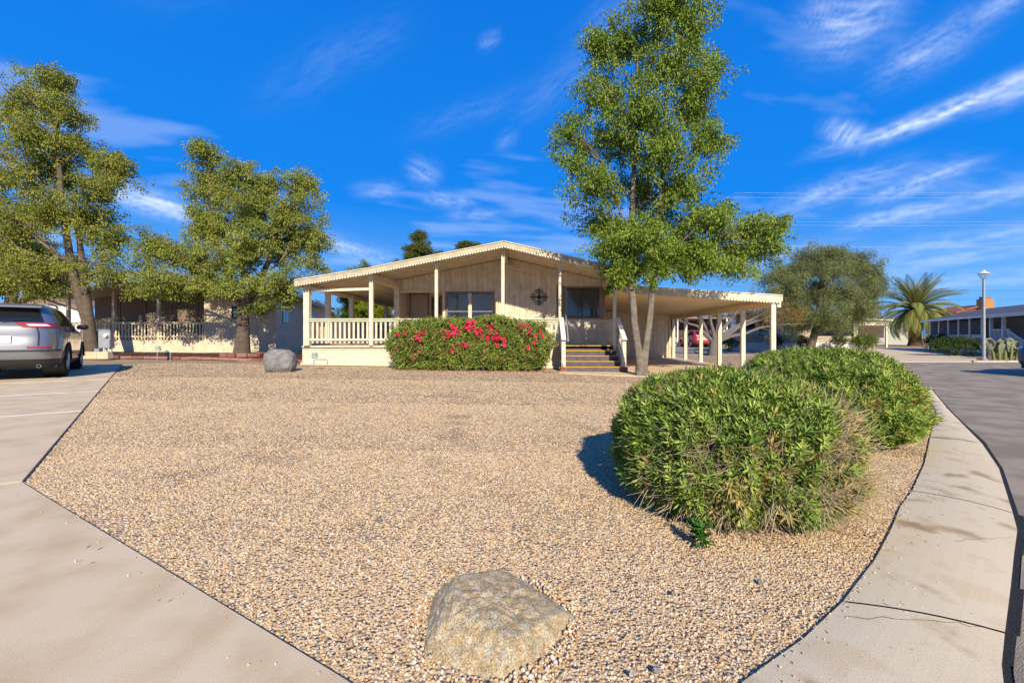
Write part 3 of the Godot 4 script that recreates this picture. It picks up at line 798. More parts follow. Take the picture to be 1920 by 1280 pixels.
	make_tree("willowy_tree", "grey-green willowy tree leaning over the homes across the lane", Vector3(18.0, gy(18.0, -27.5), -27.5),
		[{"p": [Vector3(-0.45, -0.1, 0), Vector3(-0.4, 0.4, 0), Vector3(-0.1, 1.4, 0), Vector3(0.1, 2.4, 0), Vector3(0.3, 4.2, 0), Vector3(0.4, 6.2, 0)], "r": [0.3, 0.25, 0.21, 0.17, 0.11, 0.04]},
		{"p": [Vector3(0.0, 1.8, 0), Vector3(0.9, 2.3, 0), Vector3(1.8, 3.4, 0), Vector3(2.7, 5.4, 0)], "r": [0.14, 0.11, 0.08, 0.03]}],
		[[0.45, 6.53, 0.0, 1.17, 0.84, 14], [-0.76, 5.94, -0.5, 1.37, 1.02, 16], [0.53, 5.42, 0.6, 1.64, 1.15, 22], [2.92, 5.76, -0.4, 1.19, 1.19, 16], [3.63, 4.85, 0.0, 0.94, 1.17, 12], [-1.91, 4.48, 0.3, 1.49, 1.16, 18], [0.81, 4.1, -0.8, 2.07, 1.38, 26], [1.92, 3.79, 0.5, 1.81, 1.48, 26], [3.87, 3.54, -0.3, 0.85, 1.19, 10], [-1.22, 3.03, -0.3, 1.36, 1.19, 16], [0.07, 2.46, 0.8, 1.63, 0.98, 22], [2.75, 2.35, -0.4, 1.36, 0.85, 14], [-2.46, 4.88, -0.2, 0.95, 1.18, 10], [-3.08, 3.51, 0.0, 0.84, 1.01, 8], [-1.06, 2.0, 0.0, 1.01, 0.6, 8]],
		M.bark, fine, M.leaf, 20, 0.3, Color(0.11, 0.145, 0.055), Color(0.27, 0.31, 0.13), 104, "", 0.015, 1.0, 0.7, 1.7, 1.7)
	make_tree("citrus_tree", "bright green orange tree beyond the open side of the porch", Vector3(-10.6, gy(-10.6, -28.0), -28.0),
		[{"p": [Vector3(0, -0.1, 0), Vector3(0, 1.0, 0), Vector3(0, 2.6, 0), Vector3(0.1, 4.4, 0)], "r": [0.2, 0.15, 0.1, 0.04]}],
		[[0.19, 4.66, 0, 1.37, 0.96, 26], [-0.92, 3.31, -0.2, 1.03, 1.03, 24], [0.63, 2.76, 0.3, 1.3, 0.84, 26], [-0.5, 2.0, 0.3, 1.4, 0.8, 22], [1.6, 3.6, 0.0, 1.0, 1.0, 18]],
		M.bark, small, M.leaf, 24, 0.25, Color(0.10, 0.17, 0.012), Color(0.24, 0.28, 0.02), 105)
	var dark_lo := Color(0.045, 0.07, 0.018)
	var dark_hi := Color(0.12, 0.15, 0.03)
	make_tree("tall_evergreen", "dark evergreen rising in a point behind the porch roof", Vector3(-11.5, gy(-11.5, -45.0), -45.0),
		[{"p": [Vector3(0, -0.1, 0), Vector3(0, 4, 0), Vector3(0, 8, 0), Vector3(0, 11, 0)], "r": [0.35, 0.28, 0.18, 0.05]}],
		[[-0.02, 11.0, 0, 0.8, 0.77, 12], [0.25, 9.62, 0, 1.6, 1.1, 24], [-0.95, 8.6, 0, 1.2, 0.82, 14], [1.62, 8.8, 0, 1.2, 0.82, 14], [0.2, 7.6, 0, 2.2, 1.2, 26], [0, 5.5, 0, 2.4, 1.4, 24]],
		M.bark, small, M.leaf, 18, 0.35, dark_lo, dark_hi, 106, "", 0.03, 1.5)
	make_tree("distant_evergreen", "small dark treetop showing just above the porch roof near its peak", Vector3(-7.2, gy(-7.2, -48.0), -48.0),
		[{"p": [Vector3(0, -0.1, 0), Vector3(0, 4, 0), Vector3(0, 8, 0), Vector3(0, 10.5, 0)], "r": [0.35, 0.28, 0.18, 0.05]}],
		[[0.0, 10.96, 0, 0.82, 0.59, 12], [1.05, 10.73, 0, 0.59, 0.53, 8], [-0.23, 10.15, 0, 1.3, 0.6, 16], [0, 8.6, 0, 2.0, 1.2, 22], [0, 6.4, 0, 2.3, 1.4, 20]],
		M.bark, small, M.leaf, 18, 0.35, dark_lo, dark_hi, 107, "", 0.03, 1.5)
	make_tree("shade_tree", "dark green tree standing behind the neighbouring home by the silver car", Vector3(-31.0, gy(-31.0, -26.0), -26.0),
		[{"p": [Vector3(0, -0.1, 0), Vector3(0, 2, 0), Vector3(0.2, 4, 0), Vector3(0.3, 7, 0)], "r": [0.4, 0.3, 0.2, 0.06]}],
		[[0, 7.6, 0, 1.8, 1.3, 26], [-1.5, 6, 0, 1.7, 1.4, 26], [1.2, 5.8, 0, 1.6, 1.3, 26], [0, 4.4, 0.5, 2.2, 1.2, 30], [-2.2, 3.6, 0, 1.5, 1.0, 18], [1.9, 3.9, 0, 1.2, 1.0, 16]],
		M.bark, small, M.leaf, 20, 0.3, dark_lo, dark_hi, 108, "", 0.02, 1.2)
	# tree line far behind the homes
	R.seed = 60
	var spots := [[-42, -60, 7.0], [-33, -66, 6.0], [-24, -70, 5.5], [14, -62, 6.0], [21, -66, 5.0], [27, -60, 4.6], [36, -75, 5.0], [46, -85, 5.2], [55, -80, 4.6], [64, -85, 5.0], [30, -56, 4.2], [9, -70, 6.0]]
	for i in spots.size():
		var s: Array = spots[i]
		var hh: float = s[2]
		var lb := []
		for k in 5:
			lb.append([R.randf_range(-2.0, 2.0), hh * R.randf_range(0.45, 0.9), R.randf_range(-1, 1), R.randf_range(1.4, 2.2), hh * 0.2, 16])
		lb.append([0, hh * 0.35, 0, 2.8, hh * 0.28, 22])
		make_tree("distant_tree", "small dull green tree far beyond the homes", Vector3(s[0], gy(s[0], s[1]), s[1]), [{"p": [Vector3(0, -0.1, 0), Vector3(0, hh * 0.4, 0), Vector3(0, hh * 0.8, 0)], "r": [0.25, 0.2, 0.06]}],
			lb, M.bark, small, M.leaf, 9, 0.5, Color(0.06, 0.075, 0.025), Color(0.15, 0.15, 0.05), 200 + i, "trees far beyond the homes", 0.03, 2.4)
	bare_tree()
	palm()

func bare_tree() -> void:
	var at := Vector3(11.3, gy(11.3, -27.0), -27.0)
	var t := thing("bare_tree", "half-bare tree with grey limbs and dry yellow foliage behind the carport", "tree", at)
	R.seed = 31
	var w := Geo.new()
	var tips := []
	w.tube([Vector3(0, -0.1, 0), Vector3(0, 0.35, 0), Vector3(0.05, 0.8, 0)], [0.4, 0.3, 0.27], 9)
	var ends := [Vector3(-2.4, 2.2, 0.2), Vector3(-1.6, 3.0, -0.4), Vector3(0.5, 2.9, 0.3), Vector3(1.9, 2.9, 0.2), Vector3(3.2, 2.2, 0.0), Vector3(4.6, 2.6, 0.2), Vector3(5.6, 1.9, 0.5), Vector3(5.3, 3.3, -0.2), Vector3(-0.6, 3.2, 0.6), Vector3(2.6, 3.5, -0.5)]
	for e in ends:
		var s := Vector3(0.05, 0.75, 0)
		var p := [s]
		var r := [0.15]
		for i in range(1, 7):
			var k := i / 6.0
			p.append(s.lerp(e, k) + Vector3(0, sin(k * PI) * 0.35, 0) + rv(0.14))
			r.append(lerpf(0.13, 0.025, k))
		w.tube(p, r, 6)
		for j in 9:
			var a: Vector3 = p[R.randi_range(3, 6)]
			var b := a + Vector3(R.randf_range(-0.9, 1.0), R.randf_range(-0.2, 0.8), R.randf_range(-0.6, 0.6))
			w.tube([a, a.lerp(b, 0.5) + rv(0.1), b], [0.022, 0.014, 0.006], 4)
			tips.append(b)
	obj(t, "trunk", w.mesh(), surf(lin(0.26, 0.24, 0.225), 0.9, 0.6, 2.5, 0.8, 0.8, 1.0))
	var pl := []
	var ti := []
	for b in tips:
		var dense := 15 if b.x > 2.6 else 3
		for k in dense:
			pl.append(Transform3D(Basis.from_euler(Vector3(R.randf(), R.randf() * TAU, R.randf())), b + rv(0.4)))
			ti.append(Color(0.36, 0.25, 0.09).lerp(Color(0.22, 0.15, 0.06), R.randf()))
	var cr := many(t, "crown", leaf_cluster(44, 12, 0.2, 0.09, 0.03, 0.5), M.leaf, pl, ti)
	cr.set_meta("kind", "stuff")

func palm() -> void:
	var at := Vector3(44.0, gy(44.0, -50.0) + 0.05, -50.0)
	var t := thing("palm_tree", "stout date palm with a wide arching crown beyond the street", "tree", at)
	R.seed = 88
	var w := Geo.new()
	w.lathe([[0.0, -0.2], [0.75, -0.1], [0.62, 0.4], [0.55, 1.2], [0.6, 2.2], [0.95, 3.0], [1.05, 3.6], [0.8, 4.1], [0.0, 4.4]], 18)
	obj(t, "trunk", w.mesh(), surf(lin(0.22, 0.135, 0.075), 0.95, 0.4, 1.6, 0.6, 0.8, 3.0))
	for i in 90:   # old leaf bases
		var y := R.randf_range(0.3, 4.0)
		var a := R.randf() * TAU
		var rad: float = lerpf(0.56, 1.05, clampf((y - 1.6) / 1.8, 0, 1)) * 0.93
		var o := bx(t, "leaf_base", Vector3(cos(a) * rad, y, sin(a) * rad), Vector3(0.16, 0.34, 0.14), M.bark, 0.03)
		o.rotation = Vector3(0.35, PI / 2 - a, 0)
	var lm := leafy(Color.WHITE, 0.4, 0.5)
	var frs := []
	for kind in 5:
		var g := Geo.new()
		var bend: float = [0.55, 0.85, 1.15, 1.5, 1.85][kind]
		var length: float = [4.6, 5.0, 5.2, 5.0, 4.6][kind]
		var pts := []
		var p := Vector3.ZERO
		var ang := 1.25 - kind * 0.38
		for s in 15:
			pts.append(p)
			p += Vector3(cos(ang), sin(ang), 0) * length / 14.0
			ang -= bend / 14.0 * (0.6 + s / 11.0)
		var rr := []
		for s in 15:
			rr.append(lerpf(0.06, 0.012, s / 14.0))
		g.tube(pts, rr, 5, false, Color(0.28, 0.24, 0.07))
		for s in range(2, 56):
			var k := s / 56.0 * 14.0
			var i0 := mini(int(k), 13)
			var q: Vector3 = pts[i0].lerp(pts[i0 + 1], k - i0)
			var d: Vector3 = (pts[i0 + 1] - pts[i0]).normalized()
			for sd in [-1, 1]:
				var dir := (d * 0.75 + Vector3(0, -0.12, sd * 0.75)).normalized()
				var up := d.cross(Vector3(0, 0, 1)).normalized()
				var ll := 0.62 * sin(clampf(s / 56.0, 0.08, 0.97) * PI) + 0.16
				var kk := R.randf_range(0.8, 1.2)
				add_leaf(g, q, dir, -up, ll, 0.05, Color(0.20 * kk, 0.225 * kk, 0.05 * kk), 0.25)
		frs.append(g.mesh())
	for i in 100:
		var kind := clampi(int(i / 20), 0, 4)
		var o := obj(t, "frond", frs[kind], lm, Vector3(0, 4.05, 0), Vector3(0, i * 2.39996 + R.randf_range(-0.15, 0.15), R.randf_range(-0.12, 0.12)))
		o.scale = Vector3.ONE * R.randf_range(0.88, 1.05)

# ---------------------------------------------------------------- clipped oleanders
func shoot_mesh(sd: int, stem: float, whorls: int, length: float, width: float, dry: bool) -> ArrayMesh:
	var g := Geo.new()
	R.seed = sd
	var lean := Vector3(R.randf_range(-0.25, 0.25), 1, R.randf_range(-0.25, 0.25)).normalized()
	var top := lean * stem
	g.tube([Vector3.ZERO, top * 0.5 + rv(0.008), top], [0.0028, 0.0022, 0.0014], 4, false, Color(1.5, 1.15, 0.8))
	for w in whorls:
		var y := 0.28 + 0.72 * w / maxf(1.0, whorls - 1)
		for k in 3:
			var a := TAU * k / 3.0 + w * 1.05 + R.randf_range(-0.3, 0.3)
			var up := lerpf(0.25, 1.3, pow(y, 1.6)) + R.randf_range(-0.25, 0.2)
			var d := Vector3(cos(a), up, sin(a)).normalized()
			var kk := R.randf_range(0.72, 1.28)
			var yellow := R.randf() < 0.10
			var col := Color(kk * (2.2 if yellow else 1.0), kk * (1.5 if yellow else 1.0), kk * 0.9)
			var side := d.cross(Vector3.UP).normalized()
			var nrm := side.cross(d).normalized()
			var ln := length * R.randf_range(0.7, 1.15)
			var wd := width * R.randf_range(0.8, 1.15)
			var b := top * y
			var curl := R.randf_range(0.02, 0.2) + (0.25 if dry else 0.0)
			var p := []
			for s in [0.0, 0.3, 0.65, 1.0]:
				p.append(b + d * ln * s - nrm * ln * curl * s * s)
			var ws := [0.0, 0.5, 0.42, 0.0]
			for s in 3:
				var l0: Vector3 = p[s] + side * wd * ws[s] + nrm * wd * ws[s] * 0.35
				var r0: Vector3 = p[s] - side * wd * ws[s] + nrm * wd * ws[s] * 0.35
				var l1: Vector3 = p[s + 1] + side * wd * ws[s + 1] + nrm * wd * ws[s + 1] * 0.35
				var r1: Vector3 = p[s + 1] - side * wd * ws[s + 1] + nrm * wd * ws[s + 1] * 0.35
				if s > 0:
					g.tri(p[s], l0, l1, col); g.tri(p[s], r1, r0, col)
				if s < 2:
					g.tri(p[s], l1, p[s + 1], col); g.tri(p[s], p[s + 1], r1, col)
				else:
					g.tri(p[s], l0, p[3], col); g.tri(p[s], p[3], r0, col)
	return g.mesh()

func twig_mesh(sd: int) -> ArrayMesh:
	var g := Geo.new()
	R.seed = sd
	var p := [Vector3.ZERO]
	for i in range(1, 6):
		p.append(Vector3(0, i * 0.07, 0) + rv(0.025))
	g.tube(p, [0.0034, 0.003, 0.0026, 0.0022, 0.0018, 0.0012], 4)
	for k in 9:
		var a: Vector3 = p[R.randi_range(1, 4)]
		var d := Vector3(R.randf_range(-1, 1), R.randf_range(0.3, 1.2), R.randf_range(-1, 1)).normalized()
		var l := R.randf_range(0.07, 0.2)
		g.tube([a, a + d * l * 0.5 + rv(0.015), a + (d + Vector3.UP * 0.3).normalized() * l], [0.0019, 0.0015, 0.0009], 3)
	return g.mesh()

func shrub(label: String, at: Vector3, turn: float, rx: float, h: float, rz: float, count: int, sd: int, woody: float) -> void:
	var t := thing("oleander_shrub", label, "shrub", at, turn, "clipped oleander shrubs beside the kerb")
	var shoots := shoot_mesh(sd, 0.09, 6, 0.064, 0.0105, false)
	var shoots2 := shoot_mesh(sd + 1, 0.12, 7, 0.074, 0.0115, false)
	var tw := twig_mesh(sd + 2)
	R.seed = sd
	var bump := FastNoiseLite.new()
	bump.seed = sd
	bump.frequency = 1.3
	var pl := [[], []]
	var ti := [[], []]
	var wp := []
	var wt := []
	var pw := 2.6
	var cy := 0.36 * h
	var shell := func(d: Vector3, k: float) -> Vector3:
		var den := pow(pow(absf(d.x), pw) + pow(absf(d.y), pw) + pow(absf(d.z), pw), 1.0 / pw)
		var u := d / den * k
		u *= 1.0 + 0.10 * bump.get_noise_3d(u.x * 1.7, u.y * 1.7, u.z * 1.7)
		return Vector3(u.x * rx, cy + (u.y * (h - cy) if u.y > 0.0 else u.y * cy * 1.06), u.z * rz)
	# how bare the flank is: the low side towards the street corner, and a dead patch on the far flank
	var bareness := func(d: Vector3, p: Vector3) -> float:
		var gap := bump.get_noise_3d(p.x * 2.4 + 9.0, p.y * 2.4, p.z * 2.4)
		var facing := clampf(d.x * 0.5 + d.z * 0.9, 0.0, 1.0)
		var b := gap * 0.9 - 0.15
		if facing > 0.1 and p.y < h * (0.66 + 0.35 * gap):
			b = maxf(b, (0.60 + 0.7 * gap + 0.2 * facing) * woody)
		if d.x > 0.45 and p.y < h * (0.84 + 0.3 * gap):
			b = maxf(b, (0.84 + 0.3 * gap) * woody)
		if p.y > h * 0.86:
			b = 0.0
		return clampf(b, 0.0, 0.96)
	for i in count:
		var d := rv().normalized()
		if d.y < -0.9:
			d.y = -d.y
		var deep := 0.0 if R.randf() < 0.7 else R.randf()
		var p: Vector3 = shell.call(d, 1.0 - 0.42 * deep - 0.06 * R.randf())
		if p.y < 0.02:
			continue
		var bare: float = bareness.call(d, p)
		if R.randf() < bare:
			continue
		var outw := Vector3(d.x * 0.9, d.y * 0.9 + 0.7, d.z * 0.9).normalized()
		outw = (outw + rv(0.6)).normalized()
		var x := outw.cross(Vector3(sin(i), 0.1, cos(i))).normalized()
		var b := Basis(x, outw, x.cross(outw)) * R.randf_range(0.6, 1.08)
		var which := i % 2
		pl[which].append(Transform3D(b, p - outw * 0.09))
		var k := R.randf()
		# each shoot has a green of its own, drawn at random; some are dry
		var col := Color(0.17, 0.27, 0.05).lerp(Color(0.45, 0.55, 0.12), k * k)
		if R.randf() < 0.05 + 0.28 * bare:
			col = Color(0.46, 0.43, 0.10).lerp(Color(0.42, 0.30, 0.14), R.randf())
		ti[which].append(col)
	for i in int(count * (0.12 + 0.24 * woody)):
		var d := rv().normalized()
		if d.y < -0.8:
			d.y = -d.y
		var q: Vector3 = shell.call(d, 1.0)
		var bare: float = bareness.call(d, q)
		if R.randf() > 0.25 + bare:
			continue
		var p: Vector3 = shell.call(d, R.randf_range(0.45 + 0.3 * bare, 0.97 + 0.06 * bare))
		if p.y < 0.05:
			continue
		var outw := (Vector3(d.x, d.y + 0.25, d.z).normalized() + rv(0.8)).normalized()
		if p.y < 0.2 and outw.y < 0.1:
			outw.y = 0.2
			outw = outw.normalized()
		var x := outw.cross(Vector3(sin(i), 0.1, cos(i))).normalized()
		wp.append(Transform3D(Basis(x, outw, x.cross(outw)) * R.randf_range(0.55, 1.1), p - outw * 0.30))
		var k := R.randf()
		wt.append(Color(0.62, 0.50, 0.34).lerp(Color(0.36, 0.27, 0.18), k) if d.x < 0.45 else Color(0.66, 0.52, 0.30).lerp(Color(0.46, 0.34, 0.19), k))
	for q in 2:
		many(t, "foliage", [shoots, shoots2][q], M.oleander, pl[q], ti[q]).set_meta("kind", "stuff")
	many(t, "twigs", tw, tinted(0.9), wp, wt).set_meta("kind", "stuff")
	var g := Geo.new()
	for i in 26:
		var a := R.randf() * TAU
		var e := Vector3(cos(a) * rx * R.randf_range(0.3, 0.8), h * R.randf_range(0.35, 0.8), sin(a) * rz * R.randf_range(0.3, 0.8))
		var s := Vector3(cos(a) * 0.18, -0.03, sin(a) * 0.18)
		g.tube([s, s.lerp(e, 0.35) + Vector3(cos(a), 0, sin(a)) * 0.08 + rv(0.03), s.lerp(e, 0.7) + rv(0.04), e], [0.016, 0.012, 0.008, 0.004], 5)
	obj(t, "stems", g.mesh(), M.twig)
	print(label, " ", pl[0].size() + pl[1].size(), " twigs ", wp.size())

func make_shrubs() -> void:
	M.oleander = leafy(Color.WHITE, 0.5, 0.5)
	shrub("low rounded oleander with bare brown twigs along its lower flank", Vector3(1.42, gy(1.42, -3.24), -3.24), -0.1, 0.74, 0.82, 0.90, 26000, 501, 1.0)
	shrub("clipped green oleander mound right against the street kerb", Vector3(3.62, gy(3.62, -5.5), -5.5), -0.42, 0.89, 0.95, 1.44, 32000, 511, 0.35)
	# seedling by the shrub
	var t := thing("oleander_seedling", "small green oleander sprout in the gravel at the foot of the shrub", "plant", Vector3(0.90, gy(0.90, -2.36), -2.36))
	R.seed = 4
	for i in 5:
		var o := obj(t, "shoot", shoot_mesh(520 + i, 0.11, 5, 0.075, 0.017, false), leafy(lin(0.05, 0.15, 0.02), 0.45, 0.4), Vector3(R.randf_range(-0.03, 0.03), 0, R.randf_range(-0.03, 0.03)), Vector3(R.randf_range(-0.4, 0.4), R.randf() * TAU, R.randf_range(-0.4, 0.4)))
		o.scale = Vector3.ONE * R.randf_range(0.7, 1.0)
	bougainvillea()

func bougainvillea() -> void:
	var at := Vector3(-1.92, gy(-1.92, -13.85), -13.85)
	var t := thing("bougainvillea_hedge", "bougainvillea hedge with magenta blossoms along the porch front", "hedge", at)
	var lm := leaf_cluster(61, 12, 0.085, 0.055, 0.038, 0.35)
	R.seed = 62
	var bump := FastNoiseLite.new()
	bump.seed = 62
	bump.frequency = 0.8
	var fl := Geo.new()
	for i in 9:
		var p := rv(0.05)
		for k in 3:
			var a := TAU * k / 3.0 + R.randf()
			add_leaf(fl, p, (Vector3(cos(a), 0.5, sin(a)) + rv(0.4)).normalized(), Vector3.UP, 0.045, 0.036, Color(R.randf_range(0.8, 1.2), 1, R.randf_range(0.8, 1.2)), -0.1)
	var pl := []
	var ti := []
	var bp := []
	var bt := []
	var clumps := [[-1.45, 1.08], [-0.62, 1.08], [-0.52, 0.98], [-0.3, 1.28], [-0.1, 1.2], [0.05, 1.25], [0.2, 1.15], [0.35, 1.2], [0.5, 1.05], [0.65, 1.35], [0.72, 1.32], [0.85, 1.0], [0.95, 0.92], [1.2, 0.9], [-0.35, 0.72], [-0.2, 0.75], [1.75, 1.28], [1.9, 0.8], [2.15, 1.1], [-2.0, 1.0], [0.1, 1.4]]
	for i in 9500:
		var d := rv().normalized()
		if d.y < -0.85: d.y = -d.y
		var pw := 4.2
		var den := pow(pow(absf(d.x), pw) + pow(absf(d.y), pw) + pow(absf(d.z), pw), 1.0 / pw)
		var u := d / den * (1.0 - 0.5 * (0.0 if R.randf() < 0.6 else R.randf()))
		u *= 0.96 + 0.34 * bump.get_noise_3d(u.x * 3.0, u.y * 1.4, u.z * 1.4)
		var p := Vector3(u.x * 2.28, 0.78 + u.y * 0.78, u.z * 0.62)
		if p.y < 0.06 or R.randf() < bump.get_noise_3d(p.x * 3, p.y * 3, p.z * 3 + 40.0) * 1.9:
			continue
		pl.append(Transform3D(Basis.from_euler(Vector3(R.randf_range(-0.7, 0.7), R.randf() * TAU, R.randf_range(-0.7, 0.7))) * R.randf_range(0.8, 1.25), p))
		ti.append(Color(0.13, 0.21, 0.035).lerp(Color(0.38, 0.42, 0.10), R.randf() * R.randf() * 1.3) if R.randf() > 0.06 else Color(0.22, 0.13, 0.06))
	for c in clumps:
		for k in R.randi_range(3, 9):
			var q := Vector3(c[0] + R.randf_range(-0.16, 0.16), c[1] + R.randf_range(-0.13, 0.13), 0.6 + R.randf_range(-0.02, 0.09))
			bp.append(Transform3D(Basis.from_euler(Vector3(R.randf() * 2, R.randf() * TAU, R.randf())) * R.randf_range(0.7, 1.2), q))
			bt.append(Color(0.80, 0.02, 0.085).lerp(Color(0.68, 0.05, 0.18), R.randf()))
	for k in 85:
		bp.append(Transform3D(Basis.from_euler(Vector3(R.randf(), R.randf() * TAU, R.randf())) * R.randf_range(0.4, 0.7), Vector3(R.randf_range(-2.1, 2.2), R.randf_range(0.35, 1.5) * R.randf_range(0.8, 1.0), R.randf_range(0.52, 0.68))))
		bt.append(Color(0.6, 0.03, 0.12).lerp(Color(0.55, 0.2, 0.18), R.randf()))
	many(t, "foliage", lm, M.leaf, pl, ti).set_meta("kind", "stuff")
	many(t, "blossoms", fl.mesh(), leafy(Color.WHITE, 0.5, 0.6), bp, bt).set_meta("kind", "stuff")
	var g := Geo.new()
	for i in 60:
		var s := Vector3(R.randf_range(-1.9, 1.9), 0, R.randf_range(-0.15, 0.15))
		var e := s + Vector3(R.randf_range(-0.6, 0.6), R.randf_range(0.7, 1.5), R.randf_range(-0.4, 0.55))
		g.tube([s, s.lerp(e, 0.5) + rv(0.1), e, e + rv(0.15)], [0.02, 0.014, 0.008, 0.003], 4)
	obj(t, "stems", g.mesh(), M.twig)
	# fallen bracts on the gravel
	var pg := Geo.new()
	add_leaf(pg, Vector3(-0.02, 0, 0), Vector3.RIGHT, Vector3.UP, 0.045, 0.034, Color.WHITE, 0.1)
	var fp := []
	var ft := []
	for i in 420:
		var x := R.randf_range(-4.0, 0.7)
		var z := -13.85 + 0.42 + absf(R.randfn(0, 0.22))
		fp.append(Transform3D(Basis.from_euler(Vector3(R.randf_range(-0.3, 0.3), R.randf() * TAU, R.randf_range(-0.3, 0.3))), Vector3(x, gy(x, z) + R.randf_range(0.008, 0.02), z)))
		ft.append(Color(0.42, 0.03, 0.16).lerp(Color(0.5, 0.1, 0.2), R.randf()))
	tag(many(self, "fallen_petals", pg.mesh(), leafy(Color.WHITE, 0.3, 0.7), fp, ft), "magenta petals fallen on the gravel under the hedge", "petals", "", "stuff")

func low_bush(label: String, at: Vector3, r: Vector3, count: int, a: Color, b: Color, mesh: Mesh, sd: int, group := "") -> void:
	var t := thing("garden_bush", label, "bush", at, 0.0, group)
	R.seed = sd
	var pl := []
	var ti := []
	for i in count:
		var u := rv().normalized() * pow(R.randf(), 0.35)
		u.y = absf(u.y) if R.randf() < 0.7 else u.y
		var p := Vector3(u.x * r.x, r.y * (0.5 + 0.5 * u.y), u.z * r.z)
		pl.append(Transform3D(Basis.from_euler(Vector3(R.randf_range(-0.6, 0.6), R.randf() * TAU, R.randf_range(-0.6, 0.6))) * R.randf_range(0.8, 1.3), p))
		ti.append(a.lerp(b, R.randf()))
	many(t, "foliage", mesh, M.leaf, pl, ti).set_meta("kind", "stuff")
	var g := Geo.new()
	for i in 7:
		var an := i * 0.9
		g.tube([Vector3(0, -0.05, 0), Vector3(cos(an) * r.x * 0.3, r.y * 0.4, sin(an) * r.z * 0.3), Vector3(cos(an) * r.x * 0.6, r.y * 0.8, sin(an) * r.z * 0.6)], [0.03, 0.02, 0.008], 4)
	obj(t, "stems", g.mesh(), M.twig)

# ---------------------------------------------------------------- the home
const DECK := 0.835
const ROOF := [Vector2(-7.60, 2.95), Vector2(-5.14, 3.355), Vector2(-0.86, 4.206), Vector2(3.30, 3.235)]

func roof_y(x: float) -> float:
	for i in ROOF.size() - 1:
		if x <= ROOF[i + 1].x or i == ROOF.size() - 2:
			return lerpf(ROOF[i].y, ROOF[i + 1].y, (x - ROOF[i].x) / (ROOF[i + 1].x - ROOF[i].x))
	return ROOF[0].y

func window(parent: Node, at: Vector3, turn: float, w: float, h: float, bars: Array, frame: Material, sill_line := -1.0, blind := 0.0, border := 0.05) -> Node3D:   # outer face looks along its own +z
	var o := Node3D.new()
	o.name = "window"
	parent.add_child(o, true)
	o.position = at
	o.rotation.y = turn
	var inner: Material = M.black
	bx(o, "frame", Vector3(0, h / 2 + border / 2, 0), Vector3(w + border * 2, border, 0.05), frame)
	bx(o, "frame", Vector3(0, -h / 2 - border / 2, 0.006), Vector3(w + border * 2 + 0.02, border, 0.07), frame)
	for s in [-1, 1]:
		bx(o, "frame", Vector3(s * (w / 2 + border / 2), 0, 0), Vector3(border, h - 0.004, 0.05), frame)
	for b in bars:
		bx(o, "mullion", Vector3(-w / 2 + w * b, 0, -0.004), Vector3(0.035, h - 0.006, 0.036), inner)
	if sill_line > 0.0:
		bx(o, "sash_bar", Vector3(0, -h / 2 + h * sill_line, -0.007), Vector3(w - 0.004, 0.025, 0.025), M.galv)
	bx(o, "sash_bar", Vector3(0, h / 2 - 0.014, -0.007), Vector3(w - 0.004, 0.024, 0.03), inner)
	bx(o, "sash_bar", Vector3(0, -h / 2 + 0.014, -0.007), Vector3(w - 0.004, 0.024, 0.03), inner)
	var g := Geo.new()
	g.box(Vector3(0, 0, -0.008), Vector3(w - 0.01, h - 0.01, 0.006))
	obj(o, "pane", g.mesh(), M.pane)
	var rm := Geo.new()   # the room behind: back, sides, floor, ceiling
	var a := Vector3(-w / 2, -h / 2, -0.05)
	var b2 := Vector3(w / 2, h / 2, -0.75)
	rm.face([Vector3(a.x, a.y, b2.z), Vector3(b2.x, a.y, b2.z), Vector3(b2.x, b2.y, b2.z), Vector3(a.x, b2.y, b2.z)], Vector3.BACK)
	for s in [a.x, b2.x]:
		rm.face([Vector3(s, a.y, a.z), Vector3(s, a.y, b2.z), Vector3(s, b2.y, b2.z), Vector3(s, b2.y, a.z)], Vector3(-s, 0, 0))
	for s in [a.y, b2.y]:
		rm.face([Vector3(a.x, s, a.z), Vector3(b2.x, s, a.z), Vector3(b2.x, s, b2.z), Vector3(a.x, s, b2.z)], Vector3(0, -s, 0))
	obj(o, "recess", rm.mesh(), M.room_paint)
	if blind > 0.0:
		var n := int(h * blind / 0.035)
		var bg := Geo.new()
		for i in n:
			bg.box(Vector3(0, 0, 0), Vector3(w - 0.03, 0.003, 0.03), Transform3D(Basis(Vector3.RIGHT, 0.7), Vector3(0, h / 2 - 0.02 - i * 0.035, -0.06)))
		obj(o, "blind", bg.mesh(), M.blind)
	return o

func scallops(pts: Array, z: float, drop: float, pitch: float, thick: float) -> ArrayMesh:   # a strip of rounded teeth under a sloping edge
	var g := Geo.new()
	for i in pts.size() - 1:
		var a: Vector2 = pts[i]
		var b: Vector2 = pts[i + 1]
		var n := int(a.distance_to(b) / pitch)
		for k in n:
			var p := a.lerp(b, float(k) / n)
			var q := a.lerp(b, (k + 0.82) / n)
			var f := []
			var bk := []
			for c in [p, q, q.lerp(p, 0.02) + Vector2(0, -drop * 0.6), q.lerp(p, 0.3) + Vector2(0, -drop), q.lerp(p, 0.7) + Vector2(0, -drop), q.lerp(p, 0.98) + Vector2(0, -drop * 0.6)]:
				f.append(Vector3(c.x, c.y, z + thick / 2))
				bk.append(Vector3(c.x, c.y, z - thick / 2))
			g.face(f, Vector3.BACK)
			g.face(bk, Vector3.FORWARD)
			for e in 6:
				var d := (e + 1) % 6
				var mid: Vector3 = (f[e] + f[d]) / 2 - (f[0] + f[3]) / 2
				g.face([f[e], f[d], bk[d], bk[e]], mid)
	return g.mesh()

